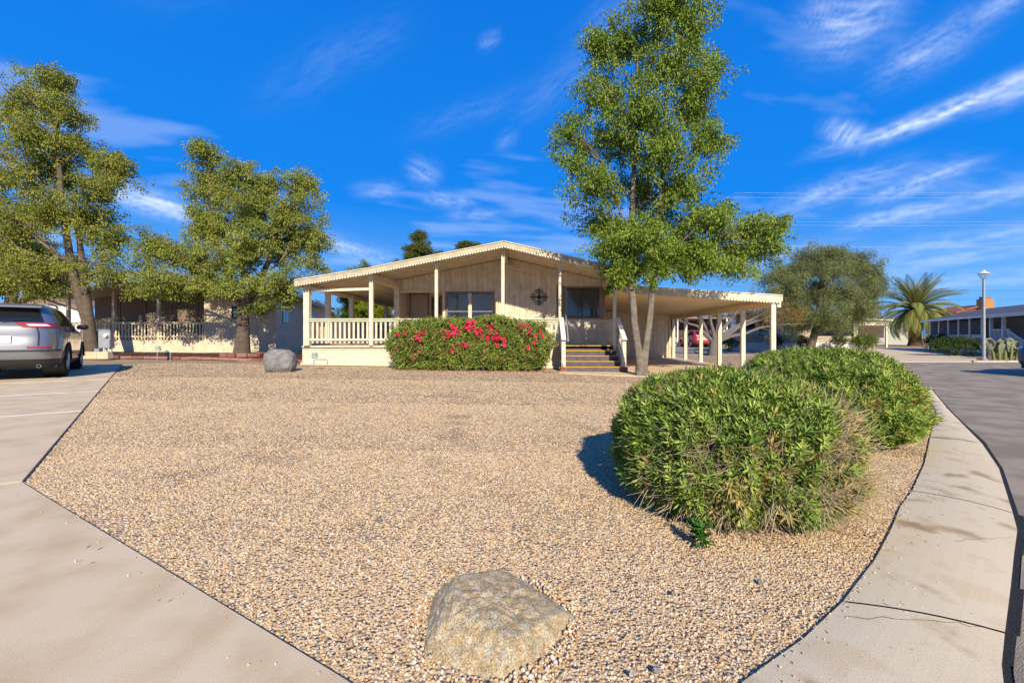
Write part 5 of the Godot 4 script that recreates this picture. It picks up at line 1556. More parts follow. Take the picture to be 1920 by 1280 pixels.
func make_far_homes() -> void:
	# long white home across the street, seen along its side
	var h := thing("white_home", "long white home with a screened porch across the street", "house", Vector3(33.8, gy(33.8, -37.0), -37.0), deg_to_rad(-114.0))
	var roofing := surf(lin(0.115, 0.12, 0.135), 0.8, 0.75, 1.5, 0.8, 0.3)
	var lower := surf(lin(0.60, 0.58, 0.55), 0.7, 0.92, 1.5, 0.9, 0.4)
	for i in 6:
		var x := 0.2 + 1.62 * i
		bx(h, "post", Vector3(x, 1.18, 0), Vector3(0.16, 2.36, 0.12), M.white)
		if i < 5:
			bx(h, "lower_panel", Vector3(x + 0.81, 0.92, -0.03), Vector3(1.46, 0.62, 0.04), lower)
			bx(h, "screen_panel", Vector3(x + 0.81, 1.74, -0.03), Vector3(1.46, 1.0, 0.03), M.screen_dark)
	bx(h, "base_wall", Vector3(5.2, 0.28, -0.02), Vector3(10.6, 0.62, 0.06), M.white)
	bx(h, "end_wall", Vector3(0.0, 1.2, -2.6), Vector3(0.1, 2.4, 5.2), lower)
	bx(h, "recessed_wall", Vector3(8.0, 1.3, -2.2), Vector3(16.0, 2.6, 0.1), lower)
	bx(h, "porch_floor", Vector3(4.8, 0.58, -1.1), Vector3(9.6, 0.06, 2.1), lower)
	bx(h, "door", Vector3(12.6, 1.6, -2.13), Vector3(0.9, 2.0, 0.05), M.trim)
	bx(h, "window_pane", Vector3(10.6, 1.9, -2.13), Vector3(1.0, 1.0, 0.05), M.car_glass)
	for x in [9.6, 11.0, 15.0]:
		bx(h, "post", Vector3(x, 1.25, 0.1), Vector3(0.16, 2.5, 0.16), M.white)
	bx(h, "deck", Vector3(12.3, 0.6, -0.8), Vector3(5.6, 0.12, 1.7), M.white)
	railing(h, Vector3(9.7, 0.66, 0.1), Vector3(11.6, 0.66, 0.1), 0.9, 0.15, 0.17, 0.06, M.white, -0.08)
	var st := Node3D.new()
	st.name = "steps"
	h.add_child(st, true)
	for k in 4:
		bx(st, "step", Vector3(11.9 + k * 0.3, 0.55 - k * 0.15, 0.75), Vector3(0.32, 0.12, 1.1), M.white)
	bar(st, "handrail", Vector3(11.6, 1.5, 0.2), Vector3(13.4, 0.75, 0.2), 0.06, 0.08, M.white)
	for k in 9:
		bx(st, "baluster", Vector3(11.75 + k * 0.19, 1.05 - k * 0.08, 0.2), Vector3(0.05, 0.8, 0.05), M.white, 0.004)
	var g := Geo.new()
	g.face([Vector3(-0.5, 2.46, 0.45), Vector3(17.0, 2.46, 0.45), Vector3(17.0, 3.35, -3.4), Vector3(-0.5, 3.35, -3.4)], Vector3.UP)
	g.face([Vector3(-0.5, 3.35, -3.4), Vector3(17.0, 3.35, -3.4), Vector3(17.0, 2.5, -7), Vector3(-0.5, 2.5, -7)], Vector3.UP)
	g.face([Vector3(-0.5, 2.4, 0.45), Vector3(17.0, 2.4, 0.45), Vector3(17.0, 2.4, -2.3), Vector3(-0.5, 2.4, -2.3)], Vector3.DOWN)
	var rf := obj(h, "roof", g.mesh(), roofing)
	bx(rf, "fascia_board", Vector3(8.2, 2.41, 0.46), Vector3(17.5, 0.17, 0.05), M.white)
	obj(rf, "scalloped_trim", scallops([Vector2(9.4, 2.33), Vector2(17.0, 2.33)], 0.47, 0.07, 0.16, 0.012), M.white)
	var vt := Geo.new()
	vt.lathe([[0.16, -0.1], [0.16, 0.2], [0.24, 0.24], [0.2, 0.34], [0.0, 0.4]], 12)
	obj(rf, "roof_vent", vt.mesh(), M.galv, Vector3(9.0, 3.2, -2.8))
	# rendered house with a chimney far behind it
	var o := thing("rendered_house", "orange rendered house with a square chimney rising behind the palm", "house", Vector3(71.0, gy(71, -72), -72))
	var ren := surf(lin(0.50, 0.24, 0.085), 0.85, 0.85, 1.0, 0.85, 0.3)
	bx(o, "wall", Vector3(0, 2.3, 0), Vector3(6.4, 5.2, 5), ren)
	var og := Geo.new()
	for s in [-1, 1]:
		og.face([Vector3(s * 3.7, 4.85, 2.9), Vector3(0.4, 6.0, 2.9), Vector3(0.4, 6.0, -3), Vector3(s * 3.7, 4.85, -3)], Vector3.UP)
		og.face([Vector3(s * 3.7, 4.85, 2.9), Vector3(0.4, 6.0, 2.9), Vector3(0.4, 5.75, 2.9), Vector3(s * 3.7, 4.6, 2.9)], Vector3.BACK)
	og.face([Vector3(-3.2, 4.85, 2.55), Vector3(3.2, 4.85, 2.55), Vector3(0.4, 5.85, 2.55)], Vector3.BACK)
	obj(o, "roof", og.mesh(), M.brick)
	bx(o, "chimney", Vector3(0.9, 5.4, 2.9), Vector3(1.9, 2.9, 0.9), ren)
	bx(o, "chimney_cap", Vector3(0.9, 7.0, 2.9), Vector3(1.4, 0.5, 0.6), M.trim)
	# tan home along the back lane with dark windows
	var b := thing("tan_home", "low tan home with large dark windows behind the willowy tree", "house", Vector3(20.5, gy(20.5, -34), -34))
	bx(b, "wall", Vector3(0.2, 1.45, 0), Vector3(9.4, 2.9, 0.2), surf(lin(0.50, 0.42, 0.31), 0.8, 0.8, 1.5, 0.75, 0.6))
	bx(b, "base_wall", Vector3(0.2, 0.3, 0.12), Vector3(9.6, 0.7, 0.1), M.white)
	for q in [[-3.6, 1.0], [-2.0, 1.7], [-0.55, 0.7], [2.6, 2.0], [4.1, 0.9]]:
		bx(b, "window_frame", Vector3(q[0], 1.72, 0.11), Vector3(q[1] + 0.14, 1.3, 0.06), M.cream)
		bx(b, "window_pane", Vector3(q[0], 1.72, 0.135), Vector3(q[1], 1.16, 0.04), M.car_glass)
	bx(b, "roof", Vector3(0.2, 2.96, 0.2), Vector3(10.2, 0.18, 1.6), M.cream)
	bx(b, "porch_column", Vector3(-5.0, 1.4, 0.5), Vector3(0.3, 2.8, 0.3), M.white)
	railing(b, Vector3(-6.2, 0.5, 0.6), Vector3(-4.6, 0.5, 0.6), 0.9, 0.15, 0.2, 0.05, M.white, -0.08)
	# small carport at the end of the far drive
	var c := thing("tan_carport", "small tan carport with pale posts at the end of the drive", "carport", Vector3(32.5, gy(32.5, -43), -43))
	var top := Geo.new()
	top.hull_box(Vector3(-2.7, 2.72, -6), Vector3(2.9, 2.84, 0.2), Transform3D(Basis(Vector3.BACK, -0.035), Vector3.ZERO))
	obj(c, "roof", top.mesh(), M.white)
	bx(c, "fascia_board", Vector3(0.1, 2.3, 0.1), Vector3(5.0, 0.26, 0.06), M.cream)
	bx(c, "gable_panel", Vector3(0.1, 2.56, 0.02), Vector3(4.8, 0.3, 0.05), M.fascia)
	for q in [[-2.45, 0.0], [2.5, 0.0], [2.5, -1.6], [2.5, -3.2], [2.5, -4.8]]:
		bx(c, "post", Vector3(q[0], 1.2, q[1]), Vector3(0.16, 2.5, 0.16), M.cream)
	bx(c, "storage_wall", Vector3(-1.6, 1.2, -4.0), Vector3(1.8, 2.5, 0.1), M.wall)
	bx(c, "side_panel", Vector3(2.45, 1.6, -3.0), Vector3(0.05, 1.3, 5.5), M.wall)
	var wl := thing("pale_shed", "pale grey-green home wall behind the palm trunk", "house", Vector3(45.0, gy(45, -58), -58))
	bx(wl, "wall", Vector3(-1.0, 1.7, 0), Vector3(12.5, 3.6, 0.3), surf(lin(0.42, 0.43, 0.36), 0.8, 0.9, 1.0, 0.9, 0.4))
	bx(wl, "window_frame", Vector3(0.9, 1.5, 0.17), Vector3(1.6, 1.1, 0.06), M.white)
	bx(wl, "window_pane", Vector3(0.9, 1.5, 0.2), Vector3(1.3, 0.8, 0.05), M.car_glass)
	# brown-fronted home at the end of the back lane
	var r := thing("brown_home", "brown-fronted home with a white rail seen beneath the carport roof", "house", Vector3(17.5, gy(17.5, -49), -49))
	bx(r, "wall", Vector3(0, 1.5, 0), Vector3(8.0, 3.0, 0.2), surf(lin(0.11, 0.06, 0.045), 0.8, 0.85, 1.2, 0.85, 0.5))
	bx(r, "roof", Vector3(0, 3.05, 0.9), Vector3(8.6, 0.14, 2.4), surf(lin(0.30, 0.20, 0.18), 0.7, 0.9, 1.0, 0.9, 0.4))
	for x in [-3.8, -1.7, 0.8, 3.6]:
		bx(r, "post", Vector3(x, 1.5, 2.0), Vector3(0.14, 3.0, 0.14), M.white)
	railing(r, Vector3(-3.8, 1.0, 1.9), Vector3(-2.4, 1.0, 1.9), 0.9, 0.15, 0.17, 0.06, M.white, -0.08)
	bx(r, "base_wall", Vector3(-3.0, 0.45, 2.0), Vector3(2.6, 1.0, 0.1), surf(lin(0.34, 0.30, 0.38), 0.8, 0.9, 1.0, 0.9, 0.4))
	# sandy block wall closing the view
	var k := thing("block_wall", "sandy block wall closing the lane beyond the homes", "wall", Vector3(26.0, gy(26, -56), -56))
	for i in 9:
		bx(k, "wall_panel", Vector3(-10 + i * 2.6, 0.9, 0), Vector3(2.59, 1.9, 0.2), M.wall2)

# ---------------------------------------------------------------- cars
# the body is a stack of rounded-rectangle rings; +z is the tail. [height, half width, tail z, nose z]
const RINGS := [[0.24, 0.83, 2.08, -2.05], [0.32, 0.89, 2.21, -2.2], [0.46, 0.92, 2.29, -2.29], [0.60, 0.93, 2.31, -2.31], [0.76, 0.93, 2.29, -2.29], [0.92, 0.935, 2.25, -2.22], [1.02, 0.925, 2.24, -2.12], [1.09, 0.89, 2.23, -1.25], [1.14, 0.875, 2.22, -1.12], [1.22, 0.855, 2.17, -0.95], [1.34, 0.805, 2.07, -0.70], [1.46, 0.75, 1.97, -0.42], [1.56, 0.70, 1.90, -0.15], [1.63, 0.63, 1.84, 0.1], [1.67, 0.52, 1.66, 0.3], [1.685, 0.3, 1.3, 0.5], [1.69, 0.02, 0.9, 0.8]]

func car_point(y: float, k: float, cut := true) -> Vector3:   # k: 0..18 tail from -x to +x, 18..78 right flank, 78..96 nose, 96..156 left flank
	var i := 0
	while i < RINGS.size() - 2 and y > RINGS[i + 1][0]:
		i += 1
	var t := clampf((y - RINGS[i][0]) / (RINGS[i + 1][0] - RINGS[i][0]), 0.0, 1.0)
	var w: float = lerpf(RINGS[i][1], RINGS[i + 1][1], t)
	var zr: float = lerpf(RINGS[i][2], RINGS[i + 1][2], t)
	var zn: float = lerpf(RINGS[i][3], RINGS[i + 1][3], t)
	var mid := (zr + zn) / 2
	var half := (zr - zn) / 2
	var pe := 6.0
	var x := 0.0
	var z := 0.0
	k = fposmod(k, 156.0)
	if k < 18.0 or (k >= 78.0 and k < 96.0):
		var s := lerpf(-0.88, 0.88, k / 18.0) if k < 18.0 else lerpf(0.88, -0.88, (k - 78.0) / 18.0)
		x = s * w
		z = pow(1.0 - pow(absf(s), pe), 1.0 / pe) * half * (1.0 if k < 18.0 else -1.0)
	else:
		var s := lerpf(0.92, -0.92, (k - 18.0) / 60.0) if k < 78.0 else lerpf(-0.92, 0.92, (k - 96.0) / 60.0)
		z = s * half
		x = pow(1.0 - pow(absf(s), pe), 1.0 / pe) * w * (1.0 if k < 78.0 else -1.0)
	var p := Vector3(x, y, mid + z)
	if cut and absf(p.x) > w * 0.8:
		for za in [1.32, -1.40]:
			var d: float = absf(p.z - za)
			if d < 0.41:
				p.y = maxf(p.y, 0.35 + sqrt(0.41 * 0.41 - d * d))
	return p

func car_patch(k0: float, k1: float, y0: float, y1: float, nk: int, ny: int, off: float, slope := 0.0, cut := false) -> ArrayMesh:
	var g := Geo.new()
	var pts := []
	for j in ny + 1:
		var row := []
		for i in nk + 1:
			var y := lerpf(y0, y1, float(j) / ny)
			var k := lerpf(k0, k1, float(i) / nk)
			row.append([y, k + slope * (y - y0)])
		pts.append(row)
	var nrm := func(y: float, k: float) -> Vector3:
		var a := car_point(y, k + 0.4, false) - car_point(y, k - 0.4, false)
		var b := car_point(y + 0.012, k, false) - car_point(y - 0.012, k, false)
		var n := a.cross(b).normalized()
		var c := car_point(y, k, false)
		return n if n.dot(Vector3(c.x, 0.25 if y > 1.0 else 0.0, c.z)) > 0.0 else -n
	var P := []
	var N := []
	for row in pts:
		var pr := []
		var nr := []
		for q in row:
			var n: Vector3 = nrm.call(q[0], q[1])
			pr.append(car_point(q[0], q[1], cut) + n * off)
			nr.append(n)
		P.append(pr)
		N.append(nr)
	for j in ny:
		for i in nk:
			g.tri_n(P[j][i], P[j][i + 1], P[j + 1][i + 1], N[j][i], N[j][i + 1], N[j + 1][i + 1])
			g.tri_n(P[j][i], P[j + 1][i + 1], P[j + 1][i], N[j][i], N[j + 1][i + 1], N[j + 1][i])
	return g.mesh()

func make_car(called: String, label: String, at: Vector3, turn: float, paint: Material, group := "") -> Node3D:
	var c := thing(called, label, "car", at, turn, group)
	var ys := []
	for i in RINGS.size() - 1:
		for s in 3:
			ys.append(lerpf(RINGS[i][0], RINGS[i + 1][0], s / 3.0))
	ys.append(RINGS[-1][0])
	var body := Geo.new()
	var P := []
	var N := []
	for y in ys:
		var pr := []
		var nr := []
		for k in 157:
			var a := car_point(y, k + 0.4, false) - car_point(y, k - 0.4, false)
			var b := car_point(minf(y + 0.012, 1.69), k, false) - car_point(maxf(y - 0.012, 0.24), k, false)
			var n := a.cross(b).normalized()
			var q := car_point(y, k)
			if n.dot(Vector3(q.x, 0.6 if y > 1.0 else 0.0, q.z)) < 0.0: n = -n
			pr.append(q)
			nr.append(n)
		P.append(pr)
		N.append(nr)
	for j in ys.size() - 1:
		for i in 156:
			body.tri_n(P[j][i], P[j][i + 1], P[j + 1][i + 1], N[j][i], N[j][i + 1], N[j + 1][i + 1])
			body.tri_n(P[j][i], P[j + 1][i + 1], P[j + 1][i], N[j][i], N[j + 1][i + 1], N[j + 1][i])
	obj(c, "body", body.mesh(), paint)
	var under := Geo.new()
	under.hull_box(Vector3(-0.8, 0.22, -2.0), Vector3(0.8, 0.5, 2.0))
	for za in [1.32, -1.40]:
		for s in [-1, 1]:
			under.lathe([[0.0, 0.0], [0.43, 0.0], [0.43, 0.34]], 24, Transform3D(Basis(Vector3.BACK, -PI / 2 * s), Vector3(0.55 * s, 0.36, za)))
	obj(c, "underbody", under.mesh(), M.black)
	# dark lower cladding, arch lips
	obj(c, "rear_bumper_cladding", car_patch(-2.5, 20.5, 0.25, 0.42, 30, 4, 0.012), M.cladding)
	obj(c, "bumper_step", car_patch(-1.5, 19.5, 0.60, 0.63, 30, 2, 0.02), M.cladding)
	for s in [0, 1]:
		var mk := func(k: float) -> float: return k if s == 0 else 174.0 - k
		obj(c, "sill_cladding", car_patch(mk.call(32.5), mk.call(58.0), 0.25, 0.36, 24, 3, 0.01), M.cladding)
		for za in [1.32, -1.40]:
			var pts := []
			for q in 21:
				var a := PI * q / 20.0
				pts.append(Vector3((0.925 if s == 0 else -0.925), 0.36 + 0.42 * sin(a), za + 0.42 * cos(a)))
			rod(c, "arch_lip", pts, 0.022, M.cladding, 6)
		# side glass: three panes
		for q in [[23.5, 29.5], [30.8, 41.5], [42.8, 54.0]]:
			obj(c, "side_window", car_patch(mk.call(q[0]), mk.call(q[1]), 1.17, 1.54, 12, 8, 0.006, (1.6 if s == 0 else -1.6) * (1 if q[0] < 30 else 0)), M.car_glass)
		obj(c, "door_seam", car_patch(mk.call(41.9), mk.call(42.2), 0.42, 1.12, 2, 10, 0.003), M.black)
		obj(c, "door_seam", car_patch(mk.call(30.4), mk.call(30.7), 0.80, 1.12, 2, 6, 0.003), M.black)
		for q in [33.0, 44.5]:
			var hp: Vector3 = car_point(1.03, mk.call(q), false)
			bx(c, "door_handle", hp + Vector3(0.02 if s == 0 else -0.02, 0, 0), Vector3(0.035, 0.03, 0.2), paint, 0.01)
		# lamps
		var red: Material = M.tail_lamp
		obj(c, "tail_lamp", car_patch(mk.call(12.6), mk.call(22.5), 1.125, 1.225, 18, 5, 0.014, -14.0 if s == 0 else 14.0), red)
		obj(c, "tail_lamp_lens", car_patch(mk.call(13.8), mk.call(17.4), 1.15, 1.195, 10, 3, 0.02, -14.0 if s == 0 else 14.0), M.clear_lens)
		obj(c, "reflector", car_patch(mk.call(13.2), mk.call(16.9), 0.665, 0.705, 8, 2, 0.01), red)
		obj(c, "head_lamp", car_patch(mk.call(74.0), mk.call(81.0), 0.84, 0.93, 10, 4, 0.01), M.clear_lens)
		# mirror
		var mg := Geo.new()
		mg.lathe([[0.0, -0.06], [0.06, -0.05], [0.085, 0.0], [0.06, 0.07], [0.0, 0.08]], 12, Transform3D(Basis(Vector3(1.5, 0, 0), Vector3(0, 1, 0), Vector3(0, 0, 0.9)), Vector3.ZERO))
		obj(c, "mirror", mg.mesh(), M.cladding, Vector3(1.0 if s == 0 else -1.0, 1.18, -0.62))
		# roof rail
		var rp := []
		for q in 9:
			var f := q / 8.0
			rp.append(Vector3((0.60 if s == 0 else -0.60), 1.655 + 0.055 * pow(sin(f * PI), 0.35), lerpf(1.62, 0.05, f)))
		rod(c, "roof_rail", rp, 0.02, M.galv, 6)
		for za in [1.32, -1.40]:
			var wh := Node3D.new()
			wh.name = "wheel"
			c.add_child(wh, true)
			wh.position = Vector3(0.80 if s == 0 else -0.80, 0.36, za)
			wh.rotation.y = 0.0 if s == 0 else PI
			var toX := Transform3D(Basis(Vector3.BACK, -PI / 2), Vector3.ZERO)
			var ty := Geo.new()
			ty.lathe([[0.23, -0.1], [0.32, -0.118], [0.35, -0.1], [0.36, -0.07], [0.353, -0.066], [0.353, -0.056], [0.361, -0.052], [0.361, -0.014], [0.353, -0.01], [0.353, 0.01], [0.361, 0.014], [0.361, 0.052], [0.353, 0.056], [0.353, 0.066], [0.36, 0.07], [0.35, 0.1], [0.32, 0.118], [0.235, 0.11]], 40, toX)
			obj(wh, "tyre", ty.mesh(), M.rubber)
			var rim := Geo.new()
			rim.lathe([[0.235, 0.11], [0.225, 0.115], [0.215, 0.1], [0.2, 0.03], [0.0, 0.02]], 32, toX)
			for k in 10:
				var ba := TAU * k / 10.0
				rim.box(Vector3(0.085, 0.125, 0), Vector3(0.03, 0.2, 0.038), Transform3D(Basis(Vector3.RIGHT, ba), Vector3.ZERO))
			rim.lathe([[0.0, 0.12], [0.04, 0.118], [0.05, 0.1], [0.05, 0.05]], 16, toX)
			obj(wh, "rim", rim.mesh(), M.alloy)
	obj(c, "rear_window", car_patch(1.6, 16.4, 1.245, 1.555, 20, 8, 0.006), M.car_glass)
	obj(c, "windscreen", car_patch(79.5, 94.5, 1.16, 1.55, 20, 8, 0.006), M.car_glass)
	var sp := Geo.new()
	sp.hull_box(Vector3(-0.58, 1.585, 1.74), Vector3(0.58, 1.625, 2.02), Transform3D(Basis(Vector3.RIGHT, 0.06), Vector3(0, 0.11, 0)))
	obj(c, "spoiler", sp.mesh(), paint)
	obj(c, "brake_lamp", car_patch(6.0, 12.0, 1.565, 1.585, 8, 1, 0.012), M.tail_lamp)
	obj(c, "tailgate_seam", car_patch(14.9, 15.2, 0.72, 1.13, 2, 8, 0.003), M.black)
	obj(c, "tailgate_seam", car_patch(2.8, 3.1, 0.72, 1.13, 2, 8, 0.003), M.black)
	bx(c, "number_plate", Vector3(0, 0.86, 2.285), Vector3(0.31, 0.16, 0.012), M.plate, 0.004, Vector3(-0.2, 0, 0))
	rod(c, "wiper", [Vector3(0.02, 1.25, 2.18), Vector3(0.22, 1.29, 2.15), Vector3(0.45, 1.30, 2.11)], 0.011, M.black, 5)
	for s in [-1, 1]:
		var ex := Geo.new()
		ex.lathe([[0.03, 0.0], [0.036, 0.0], [0.036, 0.18]], 14, Transform3D(Basis(Vector3.RIGHT, -PI / 2), Vector3(0.55 * s, 0.27, 2.22)))
		obj(c, "exhaust", ex.mesh(), M.galv)
	return c

func make_cars() -> void:
	M.cladding = surf(lin(0.03, 0.031, 0.033), 0.6, 0.85, 4.0, 1.0)
	M.car_glass = plain(lin(0.012, 0.014, 0.018), 0.04)
	M.car_glass.metallic_specular = 0.7
	M.rubber = surf(lin(0.022, 0.021, 0.020), 0.85, 0.7, 4.0, 0.8, 1.0)
	M.alloy = plain(lin(0.50, 0.50, 0.52), 0.3, 0.9)
	M.tail_lamp = plain(lin(0.30, 0.006, 0.010), 0.2)
	M.tail_lamp.clearcoat_enabled = true
	M.clear_lens = plain(lin(0.62, 0.60, 0.60), 0.15)
	M.plate = plain(lin(0.62, 0.63, 0.62), 0.5)
	M.screen_dark = plain(Color(0.38, 0.37, 0.36, 0.45), 0.8)
	M.screen_dark.transparency = BaseMaterial3D.TRANSPARENCY_ALPHA

func place_cars() -> void:
	var silver := plain(lin(0.29, 0.29, 0.295), 0.34, 0.75)
	silver.clearcoat_enabled = true
	silver.clearcoat = 1.0
	silver.clearcoat_roughness = 0.05
	# rear offside wheel stands at (-10.9, -10.15); nose points up the drive
	var turn := deg_to_rad(41.0)
	var off := Basis(Vector3.UP, turn) * Vector3(0.80, 0, 1.32) * 0.96
	var p := Vector3(-10.9, 0, -10.15) - off
	p.y = gy(p.x, p.z) + 0.02
	make_car("parked_car", "silver crossover car parked on the concrete driveway", p, turn, silver).scale = Vector3.ONE * 0.96
	var red := plain(lin(0.42, 0.012, 0.018), 0.3)
	red.clearcoat_enabled = true
	make_car("red_car", "red car parked at the brown-fronted home beyond the carport", Vector3(16.9, gy(16.9, -45.0), -45.0), 0.0, red)
	var dark := plain(lin(0.05, 0.06, 0.09), 0.3, 0.3)
	dark.clearcoat_enabled = true
	make_car("street_car", "dark car standing on the asphalt street near the lamp post", Vector3(17.38, gy(17.38, -12.9) - 0.024, -12.9), deg_to_rad(90.0), dark)

# ---------------------------------------------------------------- rocks and small things
func rock(called: String, label: String, at: Vector3, size: Vector3, sd: int, cuts: Array, m: Material, turn := 0.0, rough := 0.05, chips := 0.0) -> void:
	var f := FastNoiseLite.new()
	f.seed = sd
	f.frequency = 1.1
	f.fractal_octaves = 5
	var chip := FastNoiseLite.new()
	chip.seed = sd + 1
	chip.noise_type = FastNoiseLite.TYPE_CELLULAR
	chip.cellular_return_type = FastNoiseLite.RETURN_DISTANCE2_SUB
	chip.frequency = 2.6
	var nu := 150
	var nv := 75
	var pos := []
	for j in nv + 1:
		var row := []
		for i in nu:
			var a := TAU * i / nu
			var b := PI * j / nv - PI / 2
			var d := Vector3(cos(b) * cos(a), sin(b), cos(b) * sin(a))
			var r := 1.0 + 0.12 * f.get_noise_3dv(d * 0.9)
			for c in cuts:   # flat faces
				var n: Vector3 = c[0]
				n = n.normalized()
				var s := d.dot(n)
				if s > 0.0 and r * s > c[1]:
					r = lerpf(r, c[1] / s, 0.86)
			r += rough * f.get_noise_3dv(d * 3.2) + rough * 0.45 * f.get_noise_3dv(d * 9.0) + rough * chips * chip.get_noise_3dv(d + Vector3.ONE * 0.12 * f.get_noise_3dv(d * 4.0))
			row.append(d * r * size)
		pos.append(row)
	var nrm := []
	for j in nv + 1:
		var row := []
		for i in nu:
			var a: Vector3 = pos[j][(i + 1) % nu] - pos[j][(i + nu - 1) % nu]
			var b: Vector3 = pos[mini(j + 1, nv)][i] - pos[maxi(j - 1, 0)][i]
			var n := a.cross(b).normalized()
			if n.length() < 0.5: n = pos[j][i].normalized()
			if n.dot(pos[j][i]) < 0.0: n = -n
			row.append(n)
		nrm.append(row)
	var g := Geo.new()
	for j in nv:
		for i in nu:
			var k := (i + 1) % nu
			g.tri_n(pos[j][i], pos[j][k], pos[j + 1][k], nrm[j][i], nrm[j][k], nrm[j + 1][k])
			g.tri_n(pos[j][i], pos[j + 1][k], pos[j + 1][i], nrm[j][i], nrm[j + 1][k], nrm[j + 1][i])
	var o := obj(self, called, g.mesh(), m, at, Vector3(0, turn, 0))
	tag(o, label, "boulder")

func make_rocks() -> void:
	var gm := StandardMaterial3D.new()
	gm.albedo_color = lin(1.0, 0.96, 0.86)
	gm.roughness = 0.9
	gm.uv1_triplanar = true
	gm.uv1_scale = Vector3(2.0, 2.4, 2.0)
	gm.albedo_texture = noise_tex(71, 0.009, 7, [[0.0, lin(0.28, 0.235, 0.15)], [0.3, lin(0.44, 0.385, 0.26)], [0.40, lin(0.56, 0.50, 0.36)], [0.455, lin(0.46, 0.30, 0.13)], [0.51, lin(0.44, 0.28, 0.12)], [0.555, lin(0.56, 0.50, 0.37)], [0.64, lin(0.70, 0.66, 0.58)], [0.76, lin(0.52, 0.48, 0.37)], [1.0, lin(0.72, 0.69, 0.62)]], 1024)
	gm.detail_enabled = true
	gm.detail_blend_mode = BaseMaterial3D.BLEND_MODE_MUL
	gm.detail_uv_layer = BaseMaterial3D.DETAIL_UV_2
	gm.detail_albedo = noise_tex(73, 0.17, 3, [[0.0, lin(0.16, 0.13, 0.09)], [0.34, lin(0.42, 0.36, 0.28)], [0.46, lin(0.85, 0.82, 0.78)], [0.54, Color.WHITE], [1.0, Color.WHITE]])
	gm.uv2_triplanar = true
	gm.uv2_scale = Vector3.ONE * 1.6
	gm.heightmap_enabled = true
	gm.heightmap_scale = 0.6
	gm.heightmap_texture = noise_tex(77, 0.09, 5, [], 1024)
	rock("granite_boulder", "half-buried ochre and white granite boulder in the gravel", Vector3(-0.15, gy(-0.15, -1.70) - 0.04, -1.70), Vector3(0.335, 0.225, 0.37), 17,
		[[Vector3(0.28, 1.0, 0.06), 0.56], [Vector3(-0.25, 0.62, 1.0), 0.66], [Vector3(1.0, 0.35, 0.75), 0.70], [Vector3(-1.0, 0.55, 0.25), 0.74], [Vector3(0.7, 0.7, -0.9), 0.74], [Vector3(-0.5, 0.7, -0.9), 0.80]], gm, -0.1, 0.05, 0.9)
	rock("grey_boulder", "smooth grey boulder beside the corner of the porch", Vector3(-7.05, gy(-7.05, -12.3) + 0.27, -12.3), Vector3(0.43, 0.40, 0.38), 29,
		[[Vector3(0.1, 1.0, 0.0), 0.85], [Vector3(-1.0, 0.0, 0.4), 0.88], [Vector3(0.3, 0.1, 1.0), 0.9], [Vector3(1, 0.1, 0.2), 0.88]], M.stone_grey, 0.4, 0.035)
	# loose dark cobbles here and there
	for q in [[0.42, -1.46, 0.018], [0.33, -1.44, 0.014], [1.05, -2.0, 0.016], [-0.9, -2.6, 0.02], [0.62, -1.9, 0.015]]:
		var o := obj(self, "loose_cobble", stone_mesh(40 + int(q[2] * 1000)), M.stone_grey, Vector3(q[0], gy(q[0], q[1]) + 0.008, q[1]), Vector3(0.3, q[0] * 7.0, 0.1))
		o.scale = Vector3.ONE * q[2]
		tag(o, "small grey cobble lying loose among the tan gravel", "stone", "grey cobbles in the gravel")

